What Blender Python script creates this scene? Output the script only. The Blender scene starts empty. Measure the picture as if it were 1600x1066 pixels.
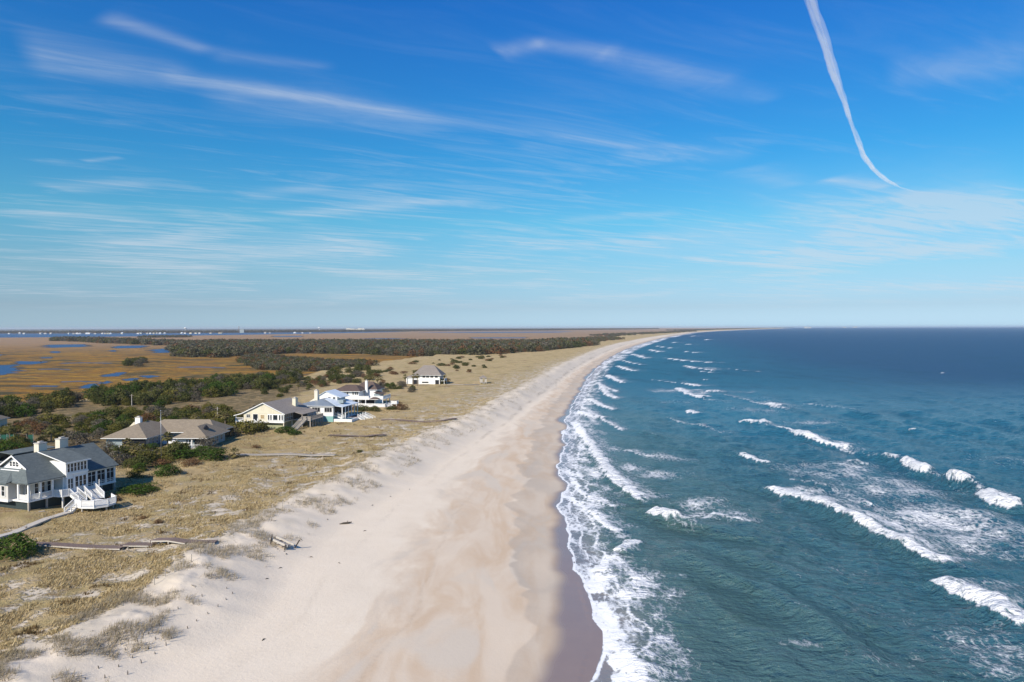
import bpy, bmesh, math, random
import numpy as np
from mathutils import Vector, Matrix

random.seed(7)
rng = np.random.default_rng(11)
SC = bpy.context.scene
COL = SC.collection

# ------------------------------------------------------------------ camera
CAMH = 33.0
FPX = 1110.0                       # focal length in pixels of the 1600 px wide photograph
PITCH = math.atan(21.5 / FPX)
ROLL = 3.0 / 1600.0
_f = Vector((0, math.cos(PITCH), -math.sin(PITCH)))
_u0 = Vector((0, math.sin(PITCH), math.cos(PITCH)))
_r0 = Vector((1, 0, 0))
_r = math.cos(ROLL) * _r0 - math.sin(ROLL) * _u0
_u = math.cos(ROLL) * _u0 + math.sin(ROLL) * _r0
cam_d = bpy.data.cameras.new('camera')
cam = bpy.data.objects.new('camera', cam_d)
COL.objects.link(cam)
cam_d.sensor_width = 36.0
cam_d.lens = 36.0 * FPX / 1600.0
cam_d.clip_start = 0.5
cam_d.clip_end = 90000.0
cam.matrix_world = Matrix(((_r.x, _u.x, -_f.x, 0), (_r.y, _u.y, -_f.y, 0), (_r.z, _u.z, -_f.z, CAMH), (0, 0, 0, 1)))
SC.camera = cam

# ------------------------------------------------------------------ light, sky, exposure
SUN_AZ = math.radians(214.0)       # clockwise from +Y: from behind the camera, to its left
SUN_EL = math.radians(36.0)
sun_d = bpy.data.lights.new('sun', 'SUN')
sun_d.energy = 5.0
sun_d.angle = math.radians(0.53)
sun_d.color = (1.0, 0.91, 0.77)
sun = bpy.data.objects.new('sun', sun_d)
COL.objects.link(sun)
SDIR = Vector((math.sin(SUN_AZ) * math.cos(SUN_EL), math.cos(SUN_AZ) * math.cos(SUN_EL), math.sin(SUN_EL)))
sun.rotation_euler = SDIR.to_track_quat('Z', 'Y').to_euler()
sun.location = (0, 0, 200)

SC.view_settings.view_transform = 'Standard'
SC.view_settings.look = 'None'
SC.view_settings.exposure = 0.23
SC.view_settings.gamma = 1.0
SC.render.engine = 'CYCLES'
SC.cycles.use_denoising = True
SC.cycles.max_bounces = 5
SC.cycles.diffuse_bounces = 2
SC.cycles.glossy_bounces = 2
SC.cycles.transmission_bounces = 2
SC.cycles.transparent_max_bounces = 6
SC.cycles.volume_bounces = 2
SC.cycles.caustics_reflective = False
SC.cycles.caustics_refractive = False
SC.cycles.pixel_filter_type = 'BLACKMAN_HARRIS'


class NT:
    """a thin wrapper that makes node graphs short to write"""
    def __init__(s, tree):
        s.t = tree; s.N = tree.nodes; s.L = tree.links
    def n(s, typ, **kw):
        nd = s.N.new(typ)
        for k, v in kw.items(): setattr(nd, k, v)
        return nd
    def set(s, sock, v):
        if isinstance(v, bpy.types.NodeSocket): s.L.new(v, sock)
        elif v is not None:
            if isinstance(v, (tuple, list)) and len(v) == 3 and sock.type == 'RGBA': v = (*v, 1)
            sock.default_value = v
    def m(s, op, a, b=None, c=None, clamp=False):
        nd = s.n('ShaderNodeMath', operation=op); nd.use_clamp = clamp
        s.set(nd.inputs[0], a); s.set(nd.inputs[1], b); s.set(nd.inputs[2], c)
        return nd.outputs[0]
    def vm(s, op, a, b=None):
        nd = s.n('ShaderNodeVectorMath', operation=op)
        s.set(nd.inputs[0], a); s.set(nd.inputs[1], b)
        return nd.outputs['Value'] if op in ('LENGTH', 'DOT_PRODUCT', 'DISTANCE') else nd.outputs[0]
    def mix(s, f, a, b, mode='MIX'):
        nd = s.n('ShaderNodeMix', data_type='RGBA', blend_type=mode)
        s.set(nd.inputs[0], f); s.set(nd.inputs[6], a); s.set(nd.inputs[7], b)
        return nd.outputs[2]
    def noise(s, vec, scale, detail=3, rough=0.5, dist=0.0, out='Fac'):
        nd = s.n('ShaderNodeTexNoise'); s.set(nd.inputs['Vector'], vec)
        nd.inputs['Scale'].default_value = scale; nd.inputs['Detail'].default_value = detail
        nd.inputs['Roughness'].default_value = rough; nd.inputs['Distortion'].default_value = dist
        return nd.outputs[out]
    def voro(s, vec, scale, feature='F1', out='Distance', rnd=1.0):
        nd = s.n('ShaderNodeTexVoronoi', feature=feature); s.set(nd.inputs['Vector'], vec)
        nd.inputs['Scale'].default_value = scale; nd.inputs['Randomness'].default_value = rnd
        return nd.outputs[out]
    def ss(s, x, a, b):
        nd = s.n('ShaderNodeMapRange', interpolation_type='SMOOTHSTEP')
        s.set(nd.inputs[0], x); s.set(nd.inputs[1], a); s.set(nd.inputs[2], b)
        nd.inputs[3].default_value = 0; nd.inputs[4].default_value = 1
        return nd.outputs[0]
    def lin(s, x, a, b, c=0.0, d=1.0):
        nd = s.n('ShaderNodeMapRange'); nd.clamp = True
        for i, v in enumerate((x, a, b, c, d)): s.set(nd.inputs[i], v)
        return nd.outputs[0]
    def attr(s, name, out='Fac'):
        return s.n('ShaderNodeAttribute', attribute_name=name).outputs[out]
    def ramp(s, f, stops):
        nd = s.n('ShaderNodeValToRGB'); s.set(nd.inputs[0], f)
        e = nd.color_ramp.elements
        while len(e) > 1: e.remove(e[-1])
        e[0].position = stops[0][0]; e[0].color = (*stops[0][1], 1)
        for p, c in stops[1:]:
            q = e.new(p); q.color = (*c, 1)
        return nd.outputs[0]
    def scalev(s, vec, sc, rot=None):
        nd = s.n('ShaderNodeMapping'); s.set(nd.inputs[0], vec); nd.inputs['Scale'].default_value = sc
        if rot: nd.inputs['Rotation'].default_value = rot
        return nd.outputs[0]
    def bump(s, h, strength, dist, normal=None):
        nd = s.n('ShaderNodeBump'); nd.inputs['Strength'].default_value = strength
        nd.inputs['Distance'].default_value = dist; s.set(nd.inputs['Height'], h)
        if normal is not None: s.set(nd.inputs['Normal'], normal)
        return nd.outputs[0]
    def principled(s, col, rough=0.8, normal=None, spec=0.3, **kw):
        p = s.n('ShaderNodeBsdfPrincipled')
        s.set(p.inputs['Base Color'], col); s.set(p.inputs['Roughness'], rough)
        s.set(p.inputs['Specular IOR Level'], spec)
        if normal is not None: s.set(p.inputs['Normal'], normal)
        for k, v in kw.items(): s.set(p.inputs[k], v)
        o = s.n('ShaderNodeOutputMaterial'); s.L.new(p.outputs[0], o.inputs[0])
        return p


def new_mat(name):
    m = bpy.data.materials.new(name); m.use_nodes = True
    m.node_tree.nodes.clear()
    return m, NT(m.node_tree)


def pix_dir(px, py):
    d = _r * ((px - 800.0) / FPX) + _u * ((533.0 - py) / FPX) + _f
    return d


world = bpy.data.worlds.new('World'); SC.world = world; world.use_nodes = True
world.node_tree.nodes.clear()
W = NT(world.node_tree)
sky = W.n('ShaderNodeTexSky', sky_type='NISHITA')
sky.sun_disc = False
sky.sun_elevation = SUN_EL
sky.sun_rotation = SUN_AZ
sky.altitude = 30.0
sky.air_density = 1.0
sky.dust_density = 0.3
sky.ozone_density = 1.6
# the camera's vivid blue: one tint by height above the horizon, the same all round the sky
GRADE_MAX = 1.6
GRADE = [(p, tuple(c / GRADE_MAX for c in k)) for p, k in ((0.005, (0.56, 0.87, 1.52)), (0.028, (0.50, 0.70, 1.12)), (0.073, (0.53, 0.79, 1.02)),
         (0.144, (0.38, 0.94, 1.12)), (0.229, (0.20, 0.87, 1.26)), (0.418, (0.13, 0.74, 1.52)), (1.0, (0.13, 0.72, 1.55)))]
geo = W.n('ShaderNodeTexCoord').outputs['Generated']
sep = W.n('ShaderNodeSeparateXYZ'); W.L.new(geo, sep.inputs[0])
grade = W.vm('MULTIPLY', W.ramp(sep.outputs[2], GRADE), (GRADE_MAX,) * 3)
skycol = W.vm('MULTIPLY', sky.outputs[0], grade)
zc = W.m('MAXIMUM', sep.outputs[2], 0.004)
# a flat cirrus deck one unit up: plane position = direction / its height
PX = W.m('DIVIDE', sep.outputs[0], W.m('ADD', zc, 0.03)); PY = W.m('DIVIDE', sep.outputs[1], W.m('ADD', zc, 0.03))
cmb = W.n('ShaderNodeCombineXYZ'); W.L.new(PX, cmb.inputs[0]); W.L.new(PY, cmb.inputs[1])
plane = cmb.outputs[0]


def sky_plane(px, py):
    d = pix_dir(px, py).normalized()
    z = max(d.z, 0.004) + 0.03
    return d.x / z, d.y / z


wob = W.noise(plane, 1.3, 4, 0.6, 0.0, 'Color')
wobv = W.vm('SUBTRACT', wob, (0.5, 0.5, 0.5))
WOB = {k: W.vm('ADD', plane, W.vm('MULTIPLY', wobv, (k * 0.6,) * 3)) for k in (0.0, 0.03, 0.08, 0.15)}
_ax, _ay = sky_plane(270, 120); _bx, _by = sky_plane(990, 232); _th = math.atan2(_by - _ay, _bx - _ax)
along_ = W.vm('DOT_PRODUCT', plane, (math.cos(_th), math.sin(_th), 0)); across_ = W.vm('DOT_PRODUCT', plane, (-math.sin(_th), math.cos(_th), 0))
wind = W.n('ShaderNodeCombineXYZ'); W.L.new(W.m('MULTIPLY', along_, 0.55), wind.inputs[0]); W.L.new(W.m('MULTIPLY', across_, 2.6), wind.inputs[1])
fib = W.noise(wind.outputs[0], 2.0, 6, 0.66, 0.9)   # fibres blown along one wind
puff = W.noise(plane, 3.4, 5, 0.62, 1.2)
broad = W.noise(plane, 0.42, 3, 0.5, 0.4)
FIBT = W.m('MULTIPLY_ADD', fib, 1.9, -0.32, clamp=True); PUFFT = W.m('MULTIPLY_ADD', W.m('ADD', W.m('MULTIPLY', puff, 0.5), W.m('MULTIPLY', fib, 0.5)), 2.0, -0.42, clamp=True)


def streak(x0, y0, x1, y1, w0, w1, amp, wob_amt=0.25, use=None):
    """one old trail or cirrus band between two pixels; widths in pixels at its two ends"""
    ax, ay = sky_plane(x0, y0); bx, by = sky_plane(x1, y1)
    def wid(x, y, w):
        ex = (x1 - x0); ey = (y1 - y0); l = math.hypot(ex, ey)
        cx, cy = sky_plane(x - ey / l * w, y + ex / l * w)
        qx, qy = sky_plane(x, y)
        tx, ty = bx - ax, by - ay; tl = math.hypot(tx, ty)
        return abs((cx - qx) * -ty / tl + (cy - qy) * tx / tl)
    wa, wb = wid(x0, y0, w0), wid(x1, y1, w1)
    L2 = (bx - ax) ** 2 + (by - ay) ** 2; L = math.sqrt(L2)
    p = W.vm('SUBTRACT', WOB[min(WOB, key=lambda k: abs(k - wob_amt))], (ax, ay, 0))
    t = W.m('DIVIDE', W.vm('DOT_PRODUCT', p, (bx - ax, by - ay, 0)), L2)
    dperp = W.m('ABSOLUTE', W.vm('DOT_PRODUCT', p, (-(by - ay) / L, (bx - ax) / L, 0)))
    width = W.lin(t, 0.0, 1.0, wa, wb)
    r = W.m('DIVIDE', dperp, width)
    core = W.m('EXPONENT', W.m('MULTIPLY', W.m('MULTIPLY', r, r), -1.0))
    ends = W.m('MULTIPLY', W.ss(t, -0.06, 0.12), W.m('SUBTRACT', 1.0, W.ss(t, 0.85, 1.08)))
    return W.m('MULTIPLY', W.m('MULTIPLY', W.m('MULTIPLY', core, ends), PUFFT if use is not None else FIBT), amp)


clouds = None
for a in ((40, 82, 300, 120, 26, 14, 0.62, 0.15, None), (260, 118, 640, 178, 10, 8, 0.85, 0.06, None), (600, 172, 990, 232, 8, 5, 0.75, 0.05, None), (330, 150, 700, 200, 26, 20, 0.25, 0.15, None),
          (160, 25, 330, 82, 12, 8, 0.6, 0.1, None), (330, 85, 520, 105, 10, 6, 0.3, 0.1, None),
          (775, 84, 850, 68, 12, 10, 0.5, 0.15, puff), (830, 68, 960, 84, 10, 12, 0.55, 0.15, puff), (930, 82, 1130, 132, 14, 20, 0.5, 0.15, puff), (1100, 132, 1210, 158, 18, 10, 0.32, 0.15, puff),
          (1390, 120, 1620, 82, 22, 26, 0.38, 0.12, None), (960, 240, 1180, 240, 16, 12, 0.3, 0.12, None),
          (1160, 262, 1245, 292, 18, 12, 0.45, 0.15, puff), (1290, 280, 1390, 292, 9, 7, 0.8, 0.12, None),
          (1240, 352, 1600, 318, 28, 36, 0.75, 0.15, puff), (1430, 300, 1640, 330, 18, 30, 0.55, 0.15, None), (1400, 300, 1600, 350, 16, 30, 0.45, 0.1, None),
          (80, 295, 220, 285, 10, 8, 0.5, 0.1, None), (40, 345, 210, 330, 16, 16, 0.4, 0.12, None), (130, 252, 190, 246, 3, 3, 0.5, 0.03, None),
          (380, 308, 520, 290, 8, 7, 0.45, 0.08, None), (440, 336, 760, 310, 7, 7, 0.6, 0.05, None), (280, 330, 480, 346, 4, 3, 0.5, 0.02, None),
          (180, 382, 340, 370, 8, 6, 0.5, 0.06, None), (310, 405, 600, 378, 18, 16, 0.75, 0.1, None), (720, 366, 930, 388, 4, 5, 0.7, 0.02, None),
          (930, 388, 1330, 428, 5, 3, 0.5, 0.02, None), (880, 345, 1060, 333, 5, 5, 0.45, 0.03, None), (1000, 372, 1560, 388, 22, 16, 0.7, 0.1, None),
          (1480, 320, 1640, 395, 3, 4, 0.5, 0.0, None)):
    s_ = streak(*a)
    clouds = s_ if clouds is None else W.m('ADD', clouds, s_)
# the thin veil that thickens towards the horizon, as any cirrus deck seen edge on
veil = W.m('MULTIPLY', W.ss(W.m('ADD', broad, W.m('MULTIPLY', W.m('SUBTRACT', fib, 0.5), 1.0)), 0.42, 0.82), W.lin(sep.outputs[2], 0.30, 0.08, 0.10, 1.0))
low = W.m('MULTIPLY', W.ss(sep.outputs[2], 0.015, 0.05), 0.53)
def sky_shader(density):
    c = W.mix(W.m('MULTIPLY', density, low), skycol, (6.6, 7.2, 8.0))
    b = W.n('ShaderNodeBackground'); W.L.new(c, b.inputs[0]); b.inputs[1].default_value = 0.0853
    return b.outputs[0]
# the trails lie in one part of the sky; elsewhere only the veil need be worked out
part = W.m('GREATER_THAN', sep.outputs[1], 0.45)
mixs = W.n('ShaderNodeMixShader')
W.L.new(part, mixs.inputs[0]); W.L.new(sky_shader(veil), mixs.inputs[1]); W.L.new(sky_shader(W.m('ADD', clouds, veil, clamp=True)), mixs.inputs[2])
wo = W.n('ShaderNodeOutputWorld'); W.L.new(mixs.outputs[0], wo.inputs[0])

# ------------------------------------------------------------------ numpy noise
_P = np.random.default_rng(3).permutation(4096)
_G = np.random.default_rng(4).random(4096) * 2 * math.pi
_GX, _GY = np.cos(_G), np.sin(_G)


def gnoise(x, y):
    xi = np.floor(x).astype(np.int64); yi = np.floor(y).astype(np.int64)
    fx, fy = x - xi, y - yi
    u = fx * fx * fx * (fx * (fx * 6 - 15) + 10); v = fy * fy * fy * (fy * (fy * 6 - 15) + 10)
    def g(ix, iy, dx, dy):
        h = _P[(_P[ix & 4095] + iy) & 4095]
        return _GX[h] * dx + _GY[h] * dy
    a = g(xi, yi, fx, fy); b = g(xi + 1, yi, fx - 1, fy)
    c = g(xi, yi + 1, fx, fy - 1); d = g(xi + 1, yi + 1, fx - 1, fy - 1)
    return (a + (b - a) * u) * (1 - v) + (c + (d - c) * u) * v


def fbm(x, y, oct=4, gain=0.5):
    x = np.asarray(x, float); y = np.asarray(y, float)
    o = np.zeros(np.broadcast(x, y).shape); a = 1.0
    for i in range(oct):
        o = o + a * gnoise(x * 2 ** i + 17.3 * i, y * 2 ** i + 5.1 * i); a *= gain
    return o


def sstep(a, b, x):
    t = np.clip((np.asarray(x, float) - a) / (b - a), 0, 1)
    return t * t * (3 - 2 * t)


def seg_dist(x, y, pts):
    """distance to a polyline, the signed side (left of travel > 0) and the fraction along it"""
    best = np.full(x.shape, 1e9); side = np.zeros(x.shape); frac = np.zeros(x.shape)
    pts = np.asarray(pts, float)
    ln = np.hypot(*(pts[1:] - pts[:-1]).T); acc = np.concatenate([[0], np.cumsum(ln)])
    for i in range(len(pts) - 1):
        ax, ay = pts[i]; bx, by = pts[i + 1]
        dx, dy = bx - ax, by - ay; l2 = dx * dx + dy * dy
        t = np.clip(((x - ax) * dx + (y - ay) * dy) / l2, 0, 1)
        ex, ey = x - (ax + t * dx), y - (ay + t * dy)
        d = np.hypot(ex, ey); m = d < best
        best = np.where(m, d, best); side = np.where(m, np.sign(dx * (y - ay) - dy * (x - ax)), side)
        frac = np.where(m, (acc[i] + t * ln[i]) / acc[-1], frac)
    return best, side, frac


def in_poly(x, y, poly):
    c = np.zeros(x.shape, bool); n = len(poly)
    for i in range(n):
        x0, y0 = poly[i]; x1, y1 = poly[(i + 1) % n]
        if y0 == y1: continue
        k = ((y0 > y) != (y1 > y)) & (x < (x1 - x0) * (y - y0) / (y1 - y0) + x0)
        c ^= k
    return c


def g0(px, py, z=0.0):
    """the point of level z under a pixel"""
    d = pix_dir(px, py)
    t = (z - CAMH) / d.z
    return d.x * t, d.y * t


# ------------------------------------------------------------------ the lie of the land
_wl = [(905, 1066), (926, 985), (908, 930), (898, 880), (884, 840), (880, 800), (877, 760), (874, 730), (882, 690), (889, 660), (893, 640), (904, 620), (914, 600),
       (929, 580), (946, 565), (970, 550), (994, 540), (1029, 530), (1053, 525), (1085, 520), (1128, 517), (1188, 514.6), (1255, 512.9)]
_wg = [g0(*p) for p in _wl]
CY = np.array([0.0, 40.0] + [p[1] for p in _wg] + [17500, 20500, 24000, 60000])
CX = np.array([3.0, 5.0] + [p[0] for p in _wg] + [7300, 8600, 9000, 5000])
_o = np.argsort(CY); CY, CX = CY[_o], CX[_o]


def xc(y): return np.interp(y, CY, CX)
_cg = [g0(*p, 4.2) for p in ((-60, 1085), (0, 1046), (100, 992), (190, 946), (300, 872), (400, 812), (480, 770), (560, 730), (640, 690), (700, 662), (760, 635), (830, 598), (900, 560), (960, 538))]
WY = np.array([0.0] + [p[1] for p in _cg] + [1e5])
WW = np.array([55.0] + [xc(p[1]) - p[0] for p in _cg]); WW = np.append(WW, 45.0)


def bw(y): return np.interp(y, WY, WW)


MARSH = [(-30000, 285), (-600, 290), (-213, 293), (-189, 300), (-185, 345), (-178, 380), (-155, 410), (-133, 435), (-134, 484), (-122, 577), (-103, 715), (-72, 795), (-30, 960),
         (60, 1300), (226, 1930), (577, 3200), (1840, 6800), (5600, 16000), (9000, 26000), (-60000, 60000)]


def marsh_mask(x, y):
    d, _, _ = seg_dist(x, y, MARSH)
    s = np.where(in_poly(x, y, MARSH), d, -d)
    s = s + 14 * fbm(x / 35, y / 35, 3) * np.clip(y / 400, 0.5, 3)
    return sstep(-7, 9, s)


PADS = [(-79, 121, 9, 8, 3.5), (-69, 119, 5, 7, 2.95), (-97, 181, 12, 8, 3.5), (-80, 181, 10, 8, 3.5), (-70, 212, 11, 8, 3.5), (-58, 230, 12, 7, 3.5), (-54, 271, 11, 8, 3.5), (-46, 371, 11, 9, 3.5), (-131, 190, 14, 10, 3.3)]


def height(x, y, want=False):
    x = np.asarray(x, float); y = np.asarray(y, float)
    s = x - xc(y); w = bw(y)
    u = -s - w + 2.2 * fbm(x * 0 + 3.3, y / 16.0, 3)      # distance behind the dune crest, the crest wandering
    near = np.clip(260.0 / np.maximum(y, 1), 0.15, 1.0)
    beach = np.where(s < 0, 0.042 * -s + 0.10 * fbm(x / 14, y / 22, 3), 0.06 * -s)
    beach = np.maximum(beach, -3.0)
    crest = 4.15 + 0.7 * fbm(x / 30, y / 24, 3) + 0.5 * fbm(x / 7, y / 7, 3)
    back = 3.25 + near * (0.9 * fbm(x / 26, y / 26, 3) + 0.32 * fbm(x / 6, y / 6, 3))
    face = sstep(-12.5, 0.5, u)
    lee = sstep(0.5, 9.0, u)
    up = crest * (1 - lee) + back * lee
    # lumps of sand held by grass along the face
    up = up + 0.35 * np.maximum(fbm(x / 3.2, y / 3.2, 3), 0) * sstep(-6, -2, u) * (1 - sstep(6, 14, u))
    land = beach * (1 - face) + up * face
    for ax, ay, r0, r1, pz in PADS:
        k = 1 - sstep(r0, r0 + r1, np.hypot(x - ax, y - ay))
        land = land * (1 - k) + (pz + 0.12 * fbm(x / 5, y / 5, 2)) * k
    m = marsh_mask(x, y) * sstep(12, 40, u)
    z = land * (1 - m) + 0.3 * m
    if want: return z, s, u, m
    return z


def G(px, py):
    """the point of the ground under a pixel, with its height"""
    z = 3.3
    for _ in range(12):
        x, y = g0(px, py, z)
        z = 0.5 * z + 0.5 * float(height(np.array([x]), np.array([y]))[0])
    return x, y, z


def hz(x, y): return float(height(np.array([float(x)]), np.array([float(y)]))[0])


def grid_mesh(name, X, Y, Z, attrs, mat):
    nr, nc = X.shape
    co = np.stack([X, Y, Z], -1).reshape(-1, 3)
    i = np.arange(nr * nc).reshape(nr, nc)
    q = np.stack([i[:-1, :-1], i[:-1, 1:], i[1:, 1:], i[1:, :-1]], -1).reshape(-1, 4)
    me = bpy.data.meshes.new(name)
    me.vertices.add(len(co)); me.vertices.foreach_set('co', co.ravel().astype(np.float32))
    me.loops.add(q.size); me.loops.foreach_set('vertex_index', q.ravel().astype(np.int32))
    me.polygons.add(len(q)); me.polygons.foreach_set('loop_start', np.arange(0, q.size, 4, dtype=np.int32))
    me.polygons.foreach_set('use_smooth', np.ones(len(q), bool))
    me.update(calc_edges=True)
    for k, v in attrs.items():
        a = me.attributes.new(k, 'FLOAT', 'POINT'); a.data.foreach_set('value', v.ravel().astype(np.float32))
    me.materials.append(mat)
    o = bpy.data.objects.new(name, me); COL.objects.link(o)
    return o


def rows(y0, y1, n, p=1.0):
    return 1.0 / np.linspace(1 / y0, 1 / y1, n)


# ------------------------------------------------------------------ ground material
def ground_material():
    m, T = new_mat('sand_grass_and_marsh')
    P = T.n('ShaderNodeNewGeometry').outputs['Position']
    wet, damp, tan, grass, marsh, up = (T.attr(k) for k in ('wet', 'damp', 'tan', 'grass', 'marsh', 'upland'))
    n1 = T.noise(P, 0.06, 5, 0.6, 0.8); n2 = T.noise(P, 0.35, 5, 0.6); n3 = T.noise(P, 2.2, 4, 0.65); n4 = T.noise(P, 9.0, 3, 0.6)
    dry = T.mix(n2, (0.68, 0.575, 0.44), (0.76, 0.66, 0.525))
    dry = T.mix(T.m('MULTIPLY', T.ss(n3, 0.55, 0.75), 0.25), dry, (0.50, 0.44, 0.37))
    # flat swashed sand: tan and grey tongues drawn out along the shore
    along = T.noise(T.scalev(P, (0.085, 0.035, 1), (0, 0, math.radians(-14))), 1.0, 5, 0.6, 1.4)
    tang = T.noise(T.scalev(P, (0.22, 0.06, 1), (0, 0, math.radians(10))), 1.0, 4, 0.55, 0.9)
    tanc = T.mix(T.ss(tang, 0.35, 0.68), (0.61, 0.50, 0.38), (0.52, 0.375, 0.245))
    tanc = T.mix(T.ss(along, 0.50, 0.64), tanc, (0.545, 0.465, 0.37))
    tmask = T.ss(T.m('ADD', tan, T.m('MULTIPLY', T.m('SUBTRACT', along, 0.5), 1.5)), 0.30, 0.72)
    sand = T.mix(T.m('MULTIPLY', tmask, 0.78), dry, tanc)
    dampc = T.mix(n2, (0.37, 0.31, 0.25), (0.44, 0.375, 0.30))
    sand = T.mix(T.m('MULTIPLY', T.m('MULTIPLY', damp, T.m('MULTIPLY_ADD', T.ss(along, 0.40, 0.62), 0.35, 0.65)), 0.66), sand, dampc)
    sand = T.mix(T.m('MULTIPLY', T.attr('wrack'), T.ss(n3, 0.40, 0.58)), sand, (0.16, 0.12, 0.085))
    wetc = T.mix(n2, (0.25, 0.185, 0.15), (0.29, 0.215, 0.17))
    sand = T.mix(wet, sand, wetc)
    # the thatch of last year's grass over the dune field
    gcol = T.ramp(T.noise(P, 0.12, 4, 0.6), [(0.30, (0.37, 0.265, 0.12)), (0.46, (0.50, 0.37, 0.185)), (0.58, (0.39, 0.30, 0.125)), (0.72, (0.27, 0.17, 0.085))])
    gcol = T.mix(T.ss(n4, 0.48, 0.76), gcol, (0.17, 0.125, 0.06))
    gcol = T.mix(T.ss(n3, 0.58, 0.78), gcol, (0.50, 0.40, 0.24))
    gm = T.ss(T.m('ADD', grass, T.m('ADD', T.m('MULTIPLY', T.m('SUBTRACT', n3, 0.5), 0.9), T.m('MULTIPLY', T.m('SUBTRACT', n2, 0.5), 1.5))), 0.36, 0.62)
    gm = T.m('MULTIPLY', gm, T.ss(grass, 0.02, 0.12))
    duneS = T.mix(T.ss(grass, 0.0, 0.3), sand, T.mix(n3, (0.50, 0.415, 0.30), (0.66, 0.58, 0.46)))
    land = T.mix(T.m('MULTIPLY', gm, 0.94), duneS, gcol)
    # litter and low growth under the shrubs inland
    litter = T.ramp(n2, [(0.30, (0.055, 0.06, 0.025)), (0.5, (0.16, 0.115, 0.055)), (0.66, (0.30, 0.215, 0.11))])
    land = T.mix(T.m('MULTIPLY', up, 0.85), land, litter)
    # cord grass marsh: gold, rust and drab bands
    mb = T.noise(T.scalev(P, (0.010, 0.022, 1)), 1.0, 6, 0.62, 1.6)
    mc = T.ramp(mb, [(0.38, (0.070, 0.062, 0.028)), (0.43, (0.15, 0.088, 0.030)), (0.47, (0.36, 0.185, 0.026)), (0.505, (0.19, 0.088, 0.022)), (0.54, (0.42, 0.235, 0.030)), (0.58, (0.16, 0.10, 0.034)), (0.63, (0.085, 0.072, 0.030))])
    fine = T.noise(T.scalev(P, (0.16, 0.30, 1)), 1.0, 5, 0.7)
    mc = T.mix(T.m('MULTIPLY', T.ss(fine, 0.50, 0.66), 0.75), mc, (0.085, 0.066, 0.032))
    drab = T.noise(T.scalev(P, (0.025, 0.045, 1)), 1.0, 4, 0.6, 0.8)
    mc = T.mix(T.m('MULTIPLY', T.ss(drab, 0.54, 0.64), 0.6), mc, (0.13, 0.105, 0.06))
    py = T.n('ShaderNodeSeparateXYZ'); T.L.new(P, py.inputs[0])
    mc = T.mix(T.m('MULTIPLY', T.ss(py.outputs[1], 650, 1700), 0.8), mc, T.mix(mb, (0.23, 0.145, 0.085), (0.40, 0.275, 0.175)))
    col = T.mix(marsh, land, mc)
    col = T.mix(T.attr('mainland'), col, T.mix(mb, (0.045, 0.052, 0.040), (0.085, 0.085, 0.065)))
    rough = T.m('SUBTRACT', 0.95, T.m('MULTIPLY', wet, 0.72))
    spec = T.m('MULTIPLY_ADD', wet, 0.5, 0.12)
    h = T.m('ADD', T.m('MULTIPLY', n3, 0.5), T.m('MULTIPLY', n4, 0.25))
    rel = T.m('MULTIPLY', h, T.m('ADD', T.m('MULTIPLY', gm, 1.0), T.m('MULTIPLY_ADD', tan, -0.12, 0.18)))
    rel = T.m('MULTIPLY', rel, T.m('SUBTRACT', 1.0, wet))
    T.principled(col, rough, T.bump(rel, 1.0, 0.5), spec)
    return m


NR, NCL = 640, 540
yy = rows(38.0, 23000.0, NR)
q = np.linspace(0, 1, NCL)
Y = np.repeat(yy[:, None], NCL, 1)
XL = -1.12 * yy - 25; XR = xc(yy) + 14 + yy * 0.02
X = XL[:, None] + (XR - XL)[:, None] * q[None, :]
Z, S, U, MM = height(X, Y, True)
# how far the swash runs up, and the older, higher run-ups that left wet and damp sand
def lobes(y, seed, size): return fbm(y * 0 + seed, y / size, 3)
def edge(y): return -1.0 * sstep(80, 110, y) + 2.0 * lobes(y, 1.5, 17.0) * (1 - 0.6 * sstep(200, 600, y)) + 0.9 * np.abs(np.sin(y / 6.3 + 2 * lobes(y, 8.8, 30))) * (1 - sstep(130, 260, y))
E0 = edge(Y)
sw = S - E0
wetw = 2.5 - 1.9 * sstep(88, 125, Y) + 2.4 * lobes(Y, 21.5, 26.0)
wet = sstep(-wetw - 2.0, -wetw + 0.5, sw)
dampw = 6.6 + 5.0 * np.abs(lobes(Y, 31.0, 19.0)) + 1.5 * np.abs(np.sin(Y / 4.7 + 5 * lobes(Y, 3.8, 22)))
damp = sstep(-dampw - 0.25, -dampw + 0.2, sw) * (0.55 + 0.45 * sstep(-dampw, -dampw * 0.35, sw) * 0 + 0.45 * (1 - sstep(-dampw, -wetw, sw)))
bwY = bw(Y)
tanm = sstep(-0.62 * bwY - 4, -0.34 * bwY, S) * 0.82
gr = sstep(-2.0, 4.5, U) * (0.50 + 0.26 * sstep(5, 40, U)) + 0.16 * fbm(X / 9, Y / 9, 3) * sstep(-3, 5, U)
gr = gr + 0.22 * sstep(-8, -3, U) * (1 - sstep(-1, 4, U)) * (0.5 + fbm(X / 4, Y / 4, 2))
gr = gr + sstep(330, 800, Y) * 0.12 * sstep(3, 12, U)
upl = np.zeros_like(X)
wk = S + 0.66 * bwY + 1.6 * fbm(X / 25, Y / 25, 3)
wrack = np.exp(-(wk / (0.28 + Y * 0.0012)) ** 2) * (0.12 + 0.6 * sstep(150, 240, Y)) * sstep(-0.25, 0.25, fbm(X * 0 + 5, Y / 18, 3))
wk2 = S + 0.40 * bwY + 2.5 * fbm(X / 19 + 3, Y / 21, 3)
wrack = np.maximum(wrack, np.exp(-(wk2 / 0.2) ** 2) * 0.14 * (1 - sstep(150, 300, Y)))
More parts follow.
